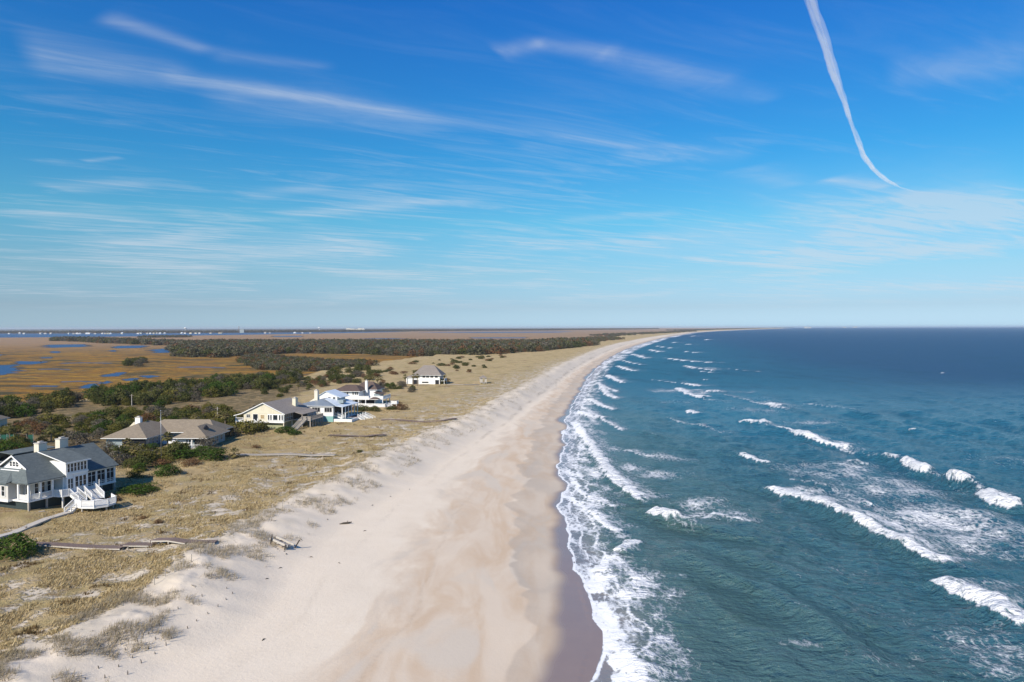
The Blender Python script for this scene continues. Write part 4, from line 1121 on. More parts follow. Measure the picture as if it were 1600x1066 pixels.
def window(p, at, w, h, face, bars=1, frame=WHITE, t=0.09, fill_=None, rail=True):
    """a window centred at `at` on a wall that faces +x, -x, +y or -y: frame, and its pane as a sub-part"""
    x, y, z = at; m = MB(); pn = MB()
    def bx(u0, u1, z0, z1, d0, d1, k):
        if face == '+x': k.box(x + d0, x + d1, y + u0, y + u1, z + z0, z + z1)
        elif face == '-x': k.box(x - d1, x - d0, y + u0, y + u1, z + z0, z + z1)
        elif face == '-y': k.box(x + u0, x + u1, y - d1, y - d0, z + z0, z + z1)
        else: k.box(x + u0, x + u1, y + d0, y + d1, z + z0, z + z1)
    a, b = w / 2, h / 2
    bx(-a - t, -a, -b, b, 0.0, 0.07, m); bx(a, a + t, -b, b, 0.0, 0.07, m); bx(-a - t, a + t, b, b + t, 0.0, 0.075, m); bx(-a - t - .03, a + t + .03, -b - t, -b, 0.0, 0.11, m)
    for i in range(bars):
        c = -a + w * (i + 1) / (bars + 1); bx(c - .03, c + .03, -b, b, 0.022, 0.06, m)
    if rail: bx(-a, a, -.025, .025, 0.024, 0.055, m)
    o = m.build('window', frame, p)
    bx(-a, a, -b, b, 0.006, 0.02, pn); pn.build('pane', fill_ or GLASS, o)
    return o


def railing(p, pts, h=0.95, mat=WHITE, step=0.22, close=False, solid=False):
    """posts, rails and balusters along points at deck level"""
    m = MB()
    for a, b in zip(pts[:-1], pts[1:]):
        a, b = Vector(a), Vector(b); ln = (b - a).length
        up = Vector((0, 0, 1))
        m.bar(a + up * h, b + up * h, 0.12, 0.07); m.bar(a + up * 0.12, b + up * 0.12, 0.06, 0.06)
        n = max(1, int(ln / step))
        for i in range(n):
            q = a.lerp(b, (i + 0.5) / n); m.bar(q + up * 0.12, q + up * h, 0.11 if solid else 0.05, 0.03)
        m.bar(a - up * 0.05, a + up * (h + 0.08), 0.13)
    m.bar(Vector(pts[-1]) - Vector((0, 0, .05)), Vector(pts[-1]) + Vector((0, 0, h + 0.08)), 0.13)
    return m.build('railing', mat, p)


def stair(p, top, bot, width, n, mat=WHITE, rails=(1, 1), rail_h=0.95, name='stair'):
    """a flight with its treads as sub-parts and railings at its sides"""
    top, bot = Vector(top), Vector(bot); d = bot - top; flat = Vector((d.x, d.y, 0)).normalized(); side = Vector((-flat.y, flat.x, 0))
    m = MB()
    for s_ in (-1, 1):
        o_ = side * (width / 2 * s_)
        m.bar(top + o_ - Vector((0, 0, .16)), bot + o_ - Vector((0, 0, .02)), 0.08, 0.28)
    st = m.build(name, mat, p)
    run = Vector((d.x, d.y, 0)).length / n
    for i in range(n):
        c = top.lerp(bot, (i + 0.5) / n)
        t = MB(); a = c - side * (width / 2); b = c + side * (width / 2); t.bar(a, b, run * 0.98, 0.06); t.build('tread', mat, st)
    for s_, on in zip((-1, 1), rails):
        if on:
            o_ = side * (width / 2 * s_)
            r_ = railing(p, [top + o_, bot + o_], rail_h, mat, 0.24)
            r_.name = 'stair_railing'
    return st


def posts(p, pts, z0, z1, w, mat, name='post'):
    for x, y in pts:
        MB().box(x - w / 2, x + w / 2, y - w / 2, y + w / 2, z0, z1).build(name, mat, p)


def chimney(p, x, y, z0, z1, w, d, mat, cap=CONC, parent=None):
    o = MB().box(x - w / 2, x + w / 2, y - d / 2, y + d / 2, z0, z1).build('chimney', mat, parent or p)
    MB().box(x - w / 2 - .07, x + w / 2 + .07, y - d / 2 - .07, y + d / 2 + .07, z1 + .002, z1 + .14).box(x - w / 4, x + w / 4, y - d / 4, y + d / 4, z1 + .14, z1 + .38).build('chimney_cap', cap, o)
    return o


def hip(p, x0, x1, y0, y1, ze, zr, ov, mat, name='roof', trim=WHITE, inset=None):
    """a hipped roof with eaves; the ridge lies along the longer side"""
    X0, X1, Y0, Y1 = x0 - ov, x1 + ov, y0 - ov, y1 + ov
    w, l = X1 - X0, Y1 - Y0; k = inset if inset is not None else min(w, l) / 2
    if l >= w: ra, rb = ((X0 + X1) / 2, Y0 + k, zr), ((X0 + X1) / 2, Y1 - k, zr)
    else: ra, rb = (X0 + k, (Y0 + Y1) / 2, zr), (X1 - k, (Y0 + Y1) / 2, zr)
    A, B_, C_, D = (X0, Y0, ze), (X1, Y0, ze), (X1, Y1, ze), (X0, Y1, ze)
    m = MB()
    if l >= w: fs = ([A, B_, ra], [B_, C_, rb, ra], [C_, D, rb], [D, A, ra, rb])
    else: fs = ([A, B_, rb, ra], [B_, C_, rb], [C_, D, ra, rb], [D, A, ra])
    for f in fs: b = len(m.v); m.v += f; m.f.append(tuple(range(b, b + len(f))))
    b = len(m.v); m.v += [A, B_, C_, D]; m.f.append((b + 3, b + 2, b + 1, b))
    o = m.build(name, mat, p)
    e = MB(); t = 0.16
    e.box(X0 + .02, X1 - .02, Y0 + .02, Y0 + .1, ze - t, ze - .01).box(X0 + .02, X1 - .02, Y1 - .1, Y1 - .02, ze - t, ze - .01).box(X0 + .02, X0 + .1, Y0 + .101, Y1 - .101, ze - t, ze - .01).box(X1 - .1, X1 - .02, Y0 + .101, Y1 - .101, ze - t, ze - .01)
    e.build('eave_board', trim, o)
    return o


# ================================================================== the grey roofed house
h1 = thing('beach_house', 'white beach house on stilts with grey blue roof, dormer and curved front stair', 'house', (-78, 114, 3.5), math.radians(-20.1))
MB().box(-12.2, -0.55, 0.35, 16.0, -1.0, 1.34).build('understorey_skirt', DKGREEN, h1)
posts(h1, [(-0.2, y) for y in (0.2, 3.2, 6.2, 10.4, 13.4, 16.1)], -1.0, 1.34, 0.26, GREYWOOD, 'stilt')
MB().box(-12.4, 0.0, 0.0, 16.3, 1.34, 1.6).box(-9.2, -3.7, -0.75, -0.002, 1.30, 1.6).build('floor_band', WHITE, h1)
MB().box(-12.2, -2.3, 2.0, 16.1, 1.602, 4.5).build('wall', GREYSIDE, h1)
MB().box(-9.0, -3.9, -0.55, 1.998, 1.602, 4.42).build('bay_wall', GREYSIDE, h1)
MB().box(-2.298, 0.32, 6.3, 10.3, 1.602, 4.7).box(-4.6, 0.34, 6.25, 10.32, 4.702, 6.78).build('dormer_wall', WHITE, h1)
# roofs
rf = MB()
E, Rz = 4.5, 8.25
rf.prism([(0.3, -0.3, E), (0.3, 16.7, E), (-6, 16.7, Rz), (-6, 1.55, Rz), (-2.7, 1.55, 6.285)], 0.14)
rf.build('roof', ROOF1, h1)
MB().prism([(-6.002, 1.55, Rz), (-6.002, 16.7, Rz), (-12.4, 16.7, E), (-12.4, -0.3, E), (-9.3, 1.55, 6.285)], 0.14).build('roof', ROOF1, h1)
MB().prism([(0.29, -0.31, E - .01), (-2.71, 1.54, 6.27), (-9.29, 1.54, 6.27), (-12.39, -0.31, E - .01)], 0.12).build('skirt_roof', ROOF1, h1)
MB().prism([(-3.5, -1.15, 4.42), (-5.2, 0.9, 5.72), (-7.6, 0.9, 5.72), (-9.4, -1.15, 4.42)], 0.1).prism([(-3.49, -1.14, 4.41), (-3.49, 0.6, 4.9), (-5.19, 0.91, 5.71)], 0.1).build('bay_roof', ROOF1, h1)
MB().slab([(-9.15, 2.0, 6.0), (-2.85, 2.0, 6.0), (-6.0, 2.0, 8.08)], (0, .3, 0)).slab([(-8.2, 1.2, 5.98), (-3.8, 1.2, 5.98), (-4.2, 1.98, 6.5), (-7.8, 1.98, 6.5)], (0, .01, -.2)).build('gable_wall', WHITE, h1)
MB().slab([(-9.45, 1.48, 6.10), (-6.0, 1.48, 8.16), (-6.0, 1.48, 8.42), (-9.45, 1.48, 6.36)], (0, .06, 0)).slab([(-2.55, 1.48, 6.10), (-6.0, 1.481, 8.16), (-6.0, 1.481, 8.42), (-2.55, 1.48, 6.36)], (0, .06, 0)).build('barge_board', WHITE, h1)
for i in range(3): window(h1, (-6.75 + 0.75 * i, 1.99, 6.85), 0.52, 0.85, '-y', 0)
dr = MB().prism([(0.75, 5.95, 6.75), (0.75, 10.65, 6.75), (-5.9, 10.65, 8.30), (-5.9, 5.95, 8.30)], 0.15).build('dormer_roof', ROOF1, h1)
MB().slab([(0.78, 5.9, 6.60), (-5.9, 5.9, 8.16), (-5.9, 5.9, 8.33), (0.78, 5.9, 6.77)], (0, .05, 0)).box(0.752, 0.8, 5.96, 10.64, 6.56, 6.76).build('fascia', WHITE, dr)
MB().prism([(-8.0, 3.2, 8.20), (-8.0, 11.0, 8.20), (-11.2, 11.0, 8.42), (-11.2, 3.2, 8.42)], 0.15).prism([(-11.202, 3.2, 8.42), (-11.202, 11.0, 8.42), (-14.5, 11.0, 6.4), (-14.5, 3.2, 6.4)], 0.15).build('back_roof', ROOF1, h1)
MB().box(-14.2, -12.25, 3.4, 10.8, -0.5, 6.5).build('back_wall', GREYSIDE, h1)
# dormer windows
for i in range(6): window(h1, (0.345, 6.72 + 0.62 * i, 5.72), 0.42, 1.35, '+x', 0)
MB().box(0.321, 0.5, 6.2, 10.36, 4.55, 4.85).box(0.321, 0.42, 6.3, 6.5, 1.62, 4.54).box(0.321, 0.42, 10.05, 10.3, 1.62, 4.54).box(0.321, 0.43, 7.62, 7.86, 1.62, 4.54).build('trim', WHITE, h1)
for i in range(3): window(h1, (0.325, 8.22 + 0.74 * i, 3.15), 0.55, 1.75, '+x', 0)
window(h1, (0.325, 6.78, 3.0), 0.36, 1.7, '+x', 0); window(h1, (0.325, 7.3, 3.0), 0.36, 1.7, '+x', 0)
# open porch
posts(h1, [(-0.18, 0.18), (-0.18, 2.15), (-0.18, 4.2), (-0.18, 6.15), (-2.5, 0.18)], 1.602, 4.38, 0.28, WHITE, 'porch_post')
MB().box(-0.3, -0.06, 0.1, 6.2, 4.18, 4.4).box(-12.0, -0.302, 0.1, 0.3, 4.18, 4.4).build('porch_beam', WHITE, h1)
railing(h1, [(-0.18, 0.3, 1.6), (-0.18, 2.1, 1.6)], 0.85, WHITE, 0.14, solid=True); railing(h1, [(-0.18, 2.3, 1.6), (-0.18, 4.1, 1.6)], 0.85, WHITE, 0.14, solid=True)
railing(h1, [(-2.4, 0.18, 1.6), (-0.3, 0.18, 1.6)], 0.85, WHITE, 0.14, solid=True)
for y in (3.0, 4.1, 5.2): window(h1, (-2.295, y, 3.0), 0.62, 1.9, '+x', 0)
window(h1, (-2.9, 1.995, 3.0), 0.7, 1.9, '-y', 0); window(h1, (-5.0, -0.555, 3.0), 0.7, 1.6, '-y', 0); window(h1, (-7.4, -0.555, 3.0), 1.0, 1.6, '-y', 1)
# screened porch
posts(h1, [(-0.16, y) for y in (10.52, 12.4, 14.3, 16.12)], 1.602, 4.38, 0.24, WHITE, 'porch_post')
MB().box(-0.28, -0.05, 10.4, 16.25, 4.2, 4.4).build('porch_beam', WHITE, h1)
for a, b in ((10.65, 12.27), (12.53, 14.17), (14.43, 15.99)):
    f = MB()
    for y in (a, (a + b) / 2 - .03, b - .06): f.box(-0.2, -0.12, y, y + .06, 1.62, 4.19)
    for z in (1.62, 1.95, 2.25, 3.45): f.box(-0.19, -0.13, a + .061, b - .061, z, z + (.12 if z < 2.1 else .06))
    f.box(-0.19, -0.13, a + .061, b - .061, 4.1, 4.18)
    sc_ = f.build('screen_frame', WHITE, h1)
    MB().box(-0.23, -0.21, a, b, 1.62, 4.19).build('screen', SCREEN, sc_)
MB().box(-2.29, -0.24, 16.1, 16.14, 1.62, 4.3).build('screen', SCREEN, h1)
rt = h1
chimney(rt, -6.5, 6.9, 7.2, 9.55, 1.15, 1.5, STUCCO); chimney(rt, -6.6, 10.9, 7.2, 9.7, 1.15, 1.6, STUCCO)
# front decks and stairs
MB().prism([(0.002, 4.3, 1.59), (1.5, 4.6, 1.59), (1.9, 5.6, 1.59), (1.9, 7.6, 1.59), (0.6, 8.0, 1.59), (0.002, 8.0, 1.59)], 0.28).build('front_deck', WHITE, h1)
railing(h1, [(0.1, 4.35, 1.6), (1.45, 4.65, 1.6), (1.85, 5.6, 1.6)], 0.9, WHITE, 0.14, solid=True)
posts(h1, [(1.4, 4.8), (1.7, 7.3)], -1.0, 1.3, 0.18, WHITE, 'stilt')
land = [(4.4, 5.0), (5.4, 3.9), (7.2, 3.5), (9.2, 4.2), (10.2, 6.0), (9.8, 7.8), (7.6, 8.9), (4.9, 8.2)]
MB().prism([(x, y, 0.5) for x, y in land], 0.34).build('landing', WHITE, h1)
railing(h1, [(x, y, 0.5) for x, y in ((5.4, 3.9), (7.2, 3.5), (9.2, 4.2), (10.2, 6.0), (9.8, 7.8), (7.6, 8.9))], 0.95, WHITE, 0.13, solid=True)
posts(h1, [(7.1, 3.8), (9.8, 6.0), (9.3, 7.7), (5.4, 7.8)], -1.4, 0.16, 0.18, PALEWOOD, 'stilt')
stair(h1, (0.4, 10.3, 1.55), (5.2, 8.3, 0.55), 1.9, 9, WHITE, (1, 1))
stair(h1, (1.9, 6.4, 1.55), (4.5, 6.0, 0.55), 1.3, 6, WHITE, (1, 1))
stair(h1, (5.0, 4.6, 0.5), (5.4, 2.6, -0.45), 1.2, 5, WHITE, (1, 1), 0.85)
MB().box(2.6, 2.7, 10.6, 10.72, 0.4, 3.2).build('newel_post', WHITE, h1)
stair(h1, (0.9, 1.2, -0.15), (2.6, 0.2, -0.75), 1.2, 4, GREYWOOD, (0, 0), 0.8, 'low_step')

# ================================================================== the brown roofed bungalow
h2 = thing('bungalow', 'low slate walled bungalow with joined taupe hipped roofs and white chimney', 'house', (-74.5, 173.2, 3.5), math.radians(-1.5))
MB().box(-7.8, -0.9, 0.9, 12.0, -0.8, 2.5).box(-15.0, -7.802, 10.5, 19.0, -0.8, 2.5).build('wall', SLATE, h2)
MB().box(-25.2, -15.4, 0.0, 17.0, -0.8, 2.5).build('wall', SLATE, h2)
hip(h2, -8.2, -0.2, 0.0, 12.2, 2.6, 5.0, 0.45, ROOF2, inset=4.0); hip(h2, -22.0, -2.2, 9.4, 19.5, 2.62, 5.25, 0.3, ROOF2, inset=4.0); hip(h2, -25.6, -14.9, -0.6, 17.4, 2.61, 5.4, 0.4, ROOF2, inset=6.5)
chimney(h2, -21.6, 8.2, 4.2, 6.5, 1.3, 1.1, WHITE)
MB().slab([(-25.2, 9.5, 3.6), (-23.6, 9.5, 5.2), (-22.0, 9.5, 4.6)], (0, .3, 0)).build('gable_vent', CREAM, h2)
MB().slab([(-2.6, 3.6, 4.25), (-1.6, 4.6, 4.25), (-2.3, 4.6, 5.15)], (-0.7, .9, -.1)).build('skylight', SCREEN, h2)
MB().box(-7.9, -4.2, 0.7, 0.898, -0.5, 2.48).build('front_panel', WHITE, h2)
for x in (-5.4, -4.7): window(h2, (x, 0.69, 1.3), 0.4, 1.5, '-y', 0)
MB().box(-3.6, -0.95, 0.70, 0.895, -0.2, 2.48).build('porch_shade_panel', SCREEN, h2)  # porch shade painted as a dark panel on the front wall
posts(h2, [(-0.3, 0.1), (-3.9, 0.1)], -0.8, 2.46, 0.2, WHITE, 'porch_post')
MB().box(-4.0, 0.1, -1.4, 0.69, 0.0, 0.2).build('porch_deck', PALEWOOD, h2); railing(h2, [(-3.9, -1.3, 0.2), (-1.4, -1.3, 0.2)], 0.9, WHITE); railing(h2, [(-1.0, -1.3, .2), (0.0, -1.3, 0.2), (0.05, 0.0, 0.2)], .9, WHITE)
for y in (2.6, 5.0, 7.4, 9.8): window(h2, (-0.895, y, 1.3), 1.1, 1.3, '+x', 1, WHITE)
for y in (1.5, 3.4, 5.4, 7.4, 9.4): window(h2, (-15.395, y, 1.3), 0.9, 1.4, '+x', 1, WHITE)
MB().box(-21.0, -15.3, -0.25, -0.002, -0.4, 2.45).build('porch_shade_panel', SCREEN, h2)  # shade under the long porch eave, painted as a dark panel
MB().box(-21.2, -15.2, -1.6, -0.26, 0.0, 0.2).build('porch_deck', PALEWOOD, h2); railing(h2, [(-21.0, -1.5, .2), (-15.4, -1.5, .2)], 0.9, WHITE, .15, solid=True)
MB().box(-14.4, -11.0, 6.0, 8.2, -0.3, 0.75).build('garden_wall', WHITE, h2)

# ================================================================== the yellow gabled house
h3 = thing('gabled_house', 'pale yellow gabled house on stilts with taupe roof and long seaward deck', 'house', (-66, 205, 3.5), math.radians(-11.3))
F3, E3, R3 = 2.3, 4.6, 7.7
MB().box(-12.9, -0.1, 0.1, 15.0, F3 - .25, E3).build('wall', CREAM, h3)
MB().slab([(-13.0, 0.05, E3 - .05), (-0.0, 0.05, E3 - .05), (-6.5, 0.05, R3 - .12)], (0, .3, 0)).build('gable_wall', CREAM, h3)
MB().box(-10.5, -1.0, 1.0, 14.5, -0.8, F3 - .26).build('understorey_wall', PALEGREEN, h3)
rr = MB().prism([(0.45, -0.35, E3 - .1), (0.45, 15.6, E3 - .1), (-6.5, 15.6, R3), (-6.5, -0.35, R3)], 0.16).build('roof', ROOF3, h3)
MB().prism([(0.452, 5.5, E3 - .1), (2.9, 5.5, E3 - .75), (2.9, 15.6, E3 - .75), (0.452, 15.6, E3 - .1)], 0.14).build('porch_roof', ROOF3, h3)
MB().prism([(-6.502, -0.35, R3), (-6.502, 15.6, R3), (-13.4, 15.6, E3 - .1), (-13.4, -0.35, E3 - .1)], 0.16).prism([(-13.402, -0.35, E3 - .1), (-13.402, 15.6, E3 - .1), (-15.8, 15.6, E3 - .75), (-15.8, -0.35, E3 - .75)], 0.14).build('roof', ROOF3, h3)
MB().slab([(0.5, -0.42, E3 - .32), (-6.5, -0.42, R3 - .2), (-6.5, -0.42, R3 + .04), (0.5, -0.42, E3 - .08)], (0, .06, 0)).slab([(-13.4, -0.42, E3 - .32), (-6.5, -0.421, R3 - .2), (-6.5, -0.421, R3 + .04), (-13.4, -0.42, E3 - .08)], (0, .06, 0)).slab([(-13.402, -.42, E3 - .32), (-15.9, -.42, E3 - .95), (-15.9, -.42, E3 - .75), (-13.402, -.42, E3 - .08)], (0, .06, 0)).build('barge_board', WHITE, rr)
chimney(h3, -2.4, 11.0, 5.0, 8.0, 1.1, 1.5, CREAM)
window(h3, (-11.4, 0.098, 3.75), 1.1, 0.85, '-y', 1); window(h3, (-6.9, 0.098, 3.55), 1.0, 1.0, '-y', 1, CREAM, fill_=TAN)
d_ = MB().box(-9.95, -9.85, 0.02, 0.098, F3, F3 + 2.0).box(-8.35, -8.25, 0.02, 0.098, F3, F3 + 2.0).box(-9.95, -8.25, 0.02, 0.098, F3 + 2.002, F3 + 2.1).build('door', WHITE, h3)
MB().box(-9.848, -8.352, 0.06, 0.09, F3, F3 + 2.0).build('pane', GLASS, d_)
MB().box(-5.2, -0.1, 0.03, 0.097, F3 + .05, F3 + 2.15).build('window_surround', WHITE, h3)
for x, w_ in ((-4.85, .4), (-4.1, .4), (-2.75, 1.35), (-1.35, .45), (-0.55, .4)): window(h3, (x, 0.028, 3.45), w_, 1.45, '-y', 0, rail=False)
MB().box(-13.0, 0.05, -0.03, 0.098, F3 - .42, F3 - .02).build('floor_band', WHITE, h3)
MB().box(-15.6, -12.92, 0.0, 6.0, F3 - .3, F3 - .05).build('side_porch_deck', WHITE, h3); railing(h3, [(-15.5, 0.1, F3 - .05), (-13.1, 0.1, F3 - .05)], 0.9, WHITE)
posts(h3, [(-15.4, 0.15)], F3 - .04, E3 - .9, 0.2, WHITE, 'porch_post'); posts(h3, [(-15.4, 0.15), (-0.2, 0.2), (-0.2, 5.0), (-12.7, 0.3)], -0.8, F3 - .44, 0.24, CREAM, 'stilt')
f = MB()
for y in (0.2, 1.4, 2.6, 3.8, 5.0): f.box(-0.098, 0.06, y, y + .14, F3, E3 - .15)
for z in (F3, F3 + .95): f.box(-0.098, 0.05, 0.342, 4.998, z, z + .1)
sc_ = f.build('screen_frame', SLATE, h3); MB().box(-0.097, 0.01, 0.35, 4.99, F3 + .102, E3 - .16).build('screen', GLASS, sc_)
MB().box(-0.097, -0.02, 5.2, 14.8, F3, E3 - .12).build('porch_shade_panel', SCREEN, h3)  # the dark under the porch roof, painted as a flat sheet
posts(h3, [(2.7, 5.7), (2.7, 9.0), (2.7, 12.2), (2.7, 15.3)], F3, E3 - .95, 0.18, GREYWOOD, 'porch_post')
MB().box(0.0, 5.6, 5.3, 13.6, F3 - .26, F3 - .02).build('deck', GREYWOOD, h3)
railing(h3, [(2.8, 5.4, F3), (5.5, 5.4, F3), (5.5, 13.5, F3), (3, 13.5, F3)], 0.95, GREYWOOD, 0.16, solid=True)
posts(h3, [(5.4, y) for y in (5.5, 7.1, 8.7, 10.3, 11.9, 13.4)] + [(2.8, 5.5), (2.8, 9.5)], -1.2, F3 - .27, 0.24, GREYWOOD, 'stilt')
stair(h3, (3.6, 5.25, F3), (3.2, -0.6, -0.3), 1.4, 12, PALEWOOD, (1, 1)); stair(h3, (-8.6, -0.6, F3 - .3), (-5.2, -1.6, -0.3), 1.3, 9, WHITE, (1, 1))
MB().box(-10.2, -8.0, -1.3, -0.04, F3 - .44, F3 - .2).build('back_landing', WHITE, h3)
MB().slab([(-.1, 15.002, E3 - .1), (-6.5, 15.002, R3 - .2), (-12.9, 15.002, E3 - .1)], (0, .2, 0)).build('gable_wall', CREAM, h3)

# ================================================================== the white and teal house
h4 = thing('metal_roofed_house', 'white house with metal roof, teal base, tall cream chimney and seaward porch', 'house', (-56, 221.7, 3.5), math.radians(-8.7))
MB().box(-12, -0.02, 0.02, 6, -0.8, 1.75).build('base_wall', TEAL, h4)
MB().box(-12.05, 0.0, 0.0, 12.5, 1.752, 4.95).box(-12.05, -3.2, 12.502, 16.0, 1.752, 4.95).build('wall', WHITE, h4)
hip(h4, -12.3, -0.1, -0.1, 16.2, 5.0, 6.6, 0.4, METAL, inset=5.5)
MB().prism([(0.32, 1.2, 5.05), (0.32, 16.4, 5.05), (-5.2, 14.0, 6.62), (-5.2, 5.6, 6.62)], 0.1).build('porch_roof', WHITE_AND_SUNLIT_METAL, h4)  # whiter sheet over the sea slope, sunlit brightness painted into its colour
for x, w_ in ((-9.6, 2.2), (-5.6, 2.6), (-1.6, 2.4)): window(h4, (x, -0.005, 3.75), w_, 1.35, '-y', 2, WHITE, 0.12, SCREEN, rail=False)
MB().box(0.002, 0.06, 1.0, 15.0, 1.9, 4.7).build('porch_shade_panel', SCREEN, h4)  # porch shade painted as a dark sheet along the sea wall
posts(h4, [(2.6, y) for y in (1.0, 3.6, 6.2, 8.8, 11.4, 14.0)], 0.9, 4.5, 0.24, WHITE, 'porch_post')
MB().prism([(0.33, 0.8, 4.98), (2.9, 0.8, 4.62), (2.9, 14.6, 4.62), (0.33, 14.6, 4.98)], 0.14).build('porch_roof', WHITE_AND_SUNLIT_METAL, h4)
MB().box(0.03, 6.0, 0.3, 14.0, -0.6, 0.85).build('terrace', WHITE, h4); MB().box(0.5, 5.6, 0.8, 4.2, 0.80, 0.87).build('pool', POOL, h4)
MB().box(2.9, 5.8, 5.0, 13.6, 0.852, 0.95).build('patio_paving', BROWNWOOD, h4)
stair(h4, (6.0, 6.5, 0.85), (8.4, 6.2, -0.4), 1.6, 5, WHITE, (1, 1)); stair(h4, (6.0, 11.0, 0.85), (9.5, 10.6, -0.5), 1.8, 6, WHITE, (1, 1))
stair(h4, (0.1, 2.6, 1.75), (2.2, 2.5, 0.9), 1.6, 4, WHITE, (1, 1))
MB().box(-9.0, -2.6, 9.5, 16.5, 4.9, 7.1).build('upper_wall', WHITE, h4)
MB().slab([(-9.0, 9.48, 7.1), (-2.6, 9.48, 7.1), (-6.4, 9.48, 8.6)], (0, .25, 0)).build('upper_gable', WHITE, h4)
MB().prism([(-1.2, 9.1, 6.7), (-1.2, 17, 6.7), (-6.4, 17, 8.75), (-6.4, 9.1, 8.75)], .14).prism([(-6.402, 9.1, 8.75), (-6.402, 17, 8.75), (-9.6, 17, 7.0), (-9.6, 9.1, 7.0)], .14).build('upper_roof', WHITE_AND_SUNLIT_METAL, h4)
window(h4, (-5.2, 9.47, 6.2), 0.8, 1.2, '-y', 0); window(h4, (-3.6, 9.47, 6.2), 0.8, 1.2, '-y', 0)
MB().box(-0.6, 1.0, 5.8, 8.2, 5.3, 6.25).build('skylight_box', SLATE, h4)
chimney(h4, -7.4, 4.4, 4.8, 9.4, 1.1, 1.0, STUCCO); MB().box(-8.5, -6.3, 3.4, 3.88, 5.4, 6.15).build('chimney_shoulder', STUCCO, h4)
MB().slab([(-10.6, 6.0, 5.6), (-8.0, 6.0, 5.6), (-8.0, 6.0, 7.2)], (0, 2.0, 0)).build('parapet', STUCCO, h4)

# ================================================================== the white house with tiers of decks
h5 = thing('tiered_house', 'white two storey house with brown hipped roofs and tiers of railed decks', 'house', (-57.5, 266, 3.5), math.radians(-8))
MB().box(-9.0, 0.0, 0.0, 9.0, -0.8, 5.6).box(-4.0, 4.5, 6.0, 14.0, -0.8, 5.62).build('wall', WHITE, h5)
hip(h5, -9.4, 0.2, -0.3, 9.2, 5.65, 7.7, 0.7, ROOF5, inset=3.6); hip(h5, -4.2, 4.7, 6.2, 14.2, 5.7, 8.5, 0.6, ROOF5, inset=3.2)
MB().prism([(4.6, 3.0, 5.0), (8.0, 3.0, 4.3), (8.0, 9.0, 4.3), (4.6, 9.0, 5.0)], 0.12).build('porch_roof', ROOF5, h5)
chimney(h5, 1.2, 5.2, 4.6, 9.2, 0.9, 0.8, WHITE)
for x in (-8.0, -6.9, -4.4, -2.2, -1.3, -0.6): window(h5, (x, -0.005, 4.75), 0.5, 1.0, '-y', 0, rail=False)
MB().box(-9.4, 4.5, -1.7, -0.012, 2.6, 2.82).build('upper_deck', WHITE, h5); railing(h5, [(-9.3, -1.6, 2.82), (-4, -1.6, 2.82), (0, -1.6, 2.82), (4.4, -1.6, 2.82)], 1.15, WHITE, 0.13, solid=True)
MB().box(-1.5, -0.01, -0.10, -0.013, 0.4, 2.58).build('porch_shade_panel', SCREEN, h5)  # shade below the upper deck, painted as a dark panel
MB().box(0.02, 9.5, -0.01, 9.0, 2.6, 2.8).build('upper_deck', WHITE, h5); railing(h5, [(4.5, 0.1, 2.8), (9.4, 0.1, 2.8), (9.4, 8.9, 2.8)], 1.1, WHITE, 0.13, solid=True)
MB().box(0.01, 5.0, 3.0, 3.2, 0.3, 2.55).build('porch_shade_panel', SCREEN, h5)  # dark sheet that paints in the shade of the lower porch
posts(h5, [(0.4, -1.5), (3.2, -1.5), (-3, -1.5), (6.2, 0.2), (9.2, 0.2), (9.2, 4.5), (9.2, 8.7)], 0.3, 2.58, 0.24, WHITE, 'deck_post')
MB().box(-2.0, 11.0, -2.4, 5.5, 0.06, 0.3).build('lower_deck', WHITE, h5); railing(h5, [(-1.9, -2.3, .3), (2, -2.3, .3), (6, -2.3, .3), (10.9, -2.3, .3), (10.9, 5.4, .3)], 1.0, WHITE, 0.15, solid=True)
posts(h5, [(x, -2.2) for x in (-1.7, 1.6, 5.0, 8.0, 10.7)], -1.2, 0.05, 0.24, GREYWOOD, 'stilt')
hip(h5, 5.0, 8.0, -1.9, 0.0, 2.9, 3.6, 0.3, ROOF5, 'pavilion_roof')
stair(h5, (11.0, 0.0, 0.3), (13.6, -2.0, -0.7), 1.5, 6, WHITE, (1, 1))
MB().box(12.2, 14.6, 0.4, 2.8, 0.9, 1.1).build('stair_landing', WHITE, h5); railing(h5, [(12.3, 0.5, 1.1), (14.5, 0.5, 1.1), (14.5, 2.7, 1.1)], 1.0, WHITE, .13, solid=True); posts(h5, [(12.4, 0.6), (14.4, 0.6), (14.4, 2.6)], -1.4, 0.88, .22, WHITE, 'stilt')
MB().box(4.6, 7.0, 3.6, 8.0, 3.0, 4.4).build('upper_room', SLATE, h5)

# ================================================================== the pyramid roofed house
h6 = thing('pyramid_roofed_house', 'white house with tall grey pyramid roof standing alone on the dunes', 'house', (-37.5, 368, 3.5), math.radians(-6))
MB().box(-11.0, 0.0, 0.0, 9.0, -0.8, 4.7).build('wall', WHITE, h6); MB().box(-18.0, -11.002, 1.0, 8.0, -0.8, 3.4).build('wing_wall', WHITE, h6)
hip(h6, -14.0, 0.6, -0.6, 10.0, 4.75, 9.6, 0.5, ROOF6, inset=5.0); hip(h6, -18.3, -10.0, 0.8, 8.2, 3.5, 5.0, 0.4, ROOF6, 'wing_roof')
for x in (-8.4, -6.4, -4.2, -1.8): window(h6, (x, -0.005, 3.9), 1.4, 1.0, '-y', 1, rail=False)
MB().box(-9.4, -6.0, -0.05, -0.004, 0.6, 1.3).box(-2.4, -0.4, -0.05, -0.004, 0.0, 2.2).build('porch_shade_panel', SCREEN, h6)  # shaded openings painted as flat dark panels on the wall
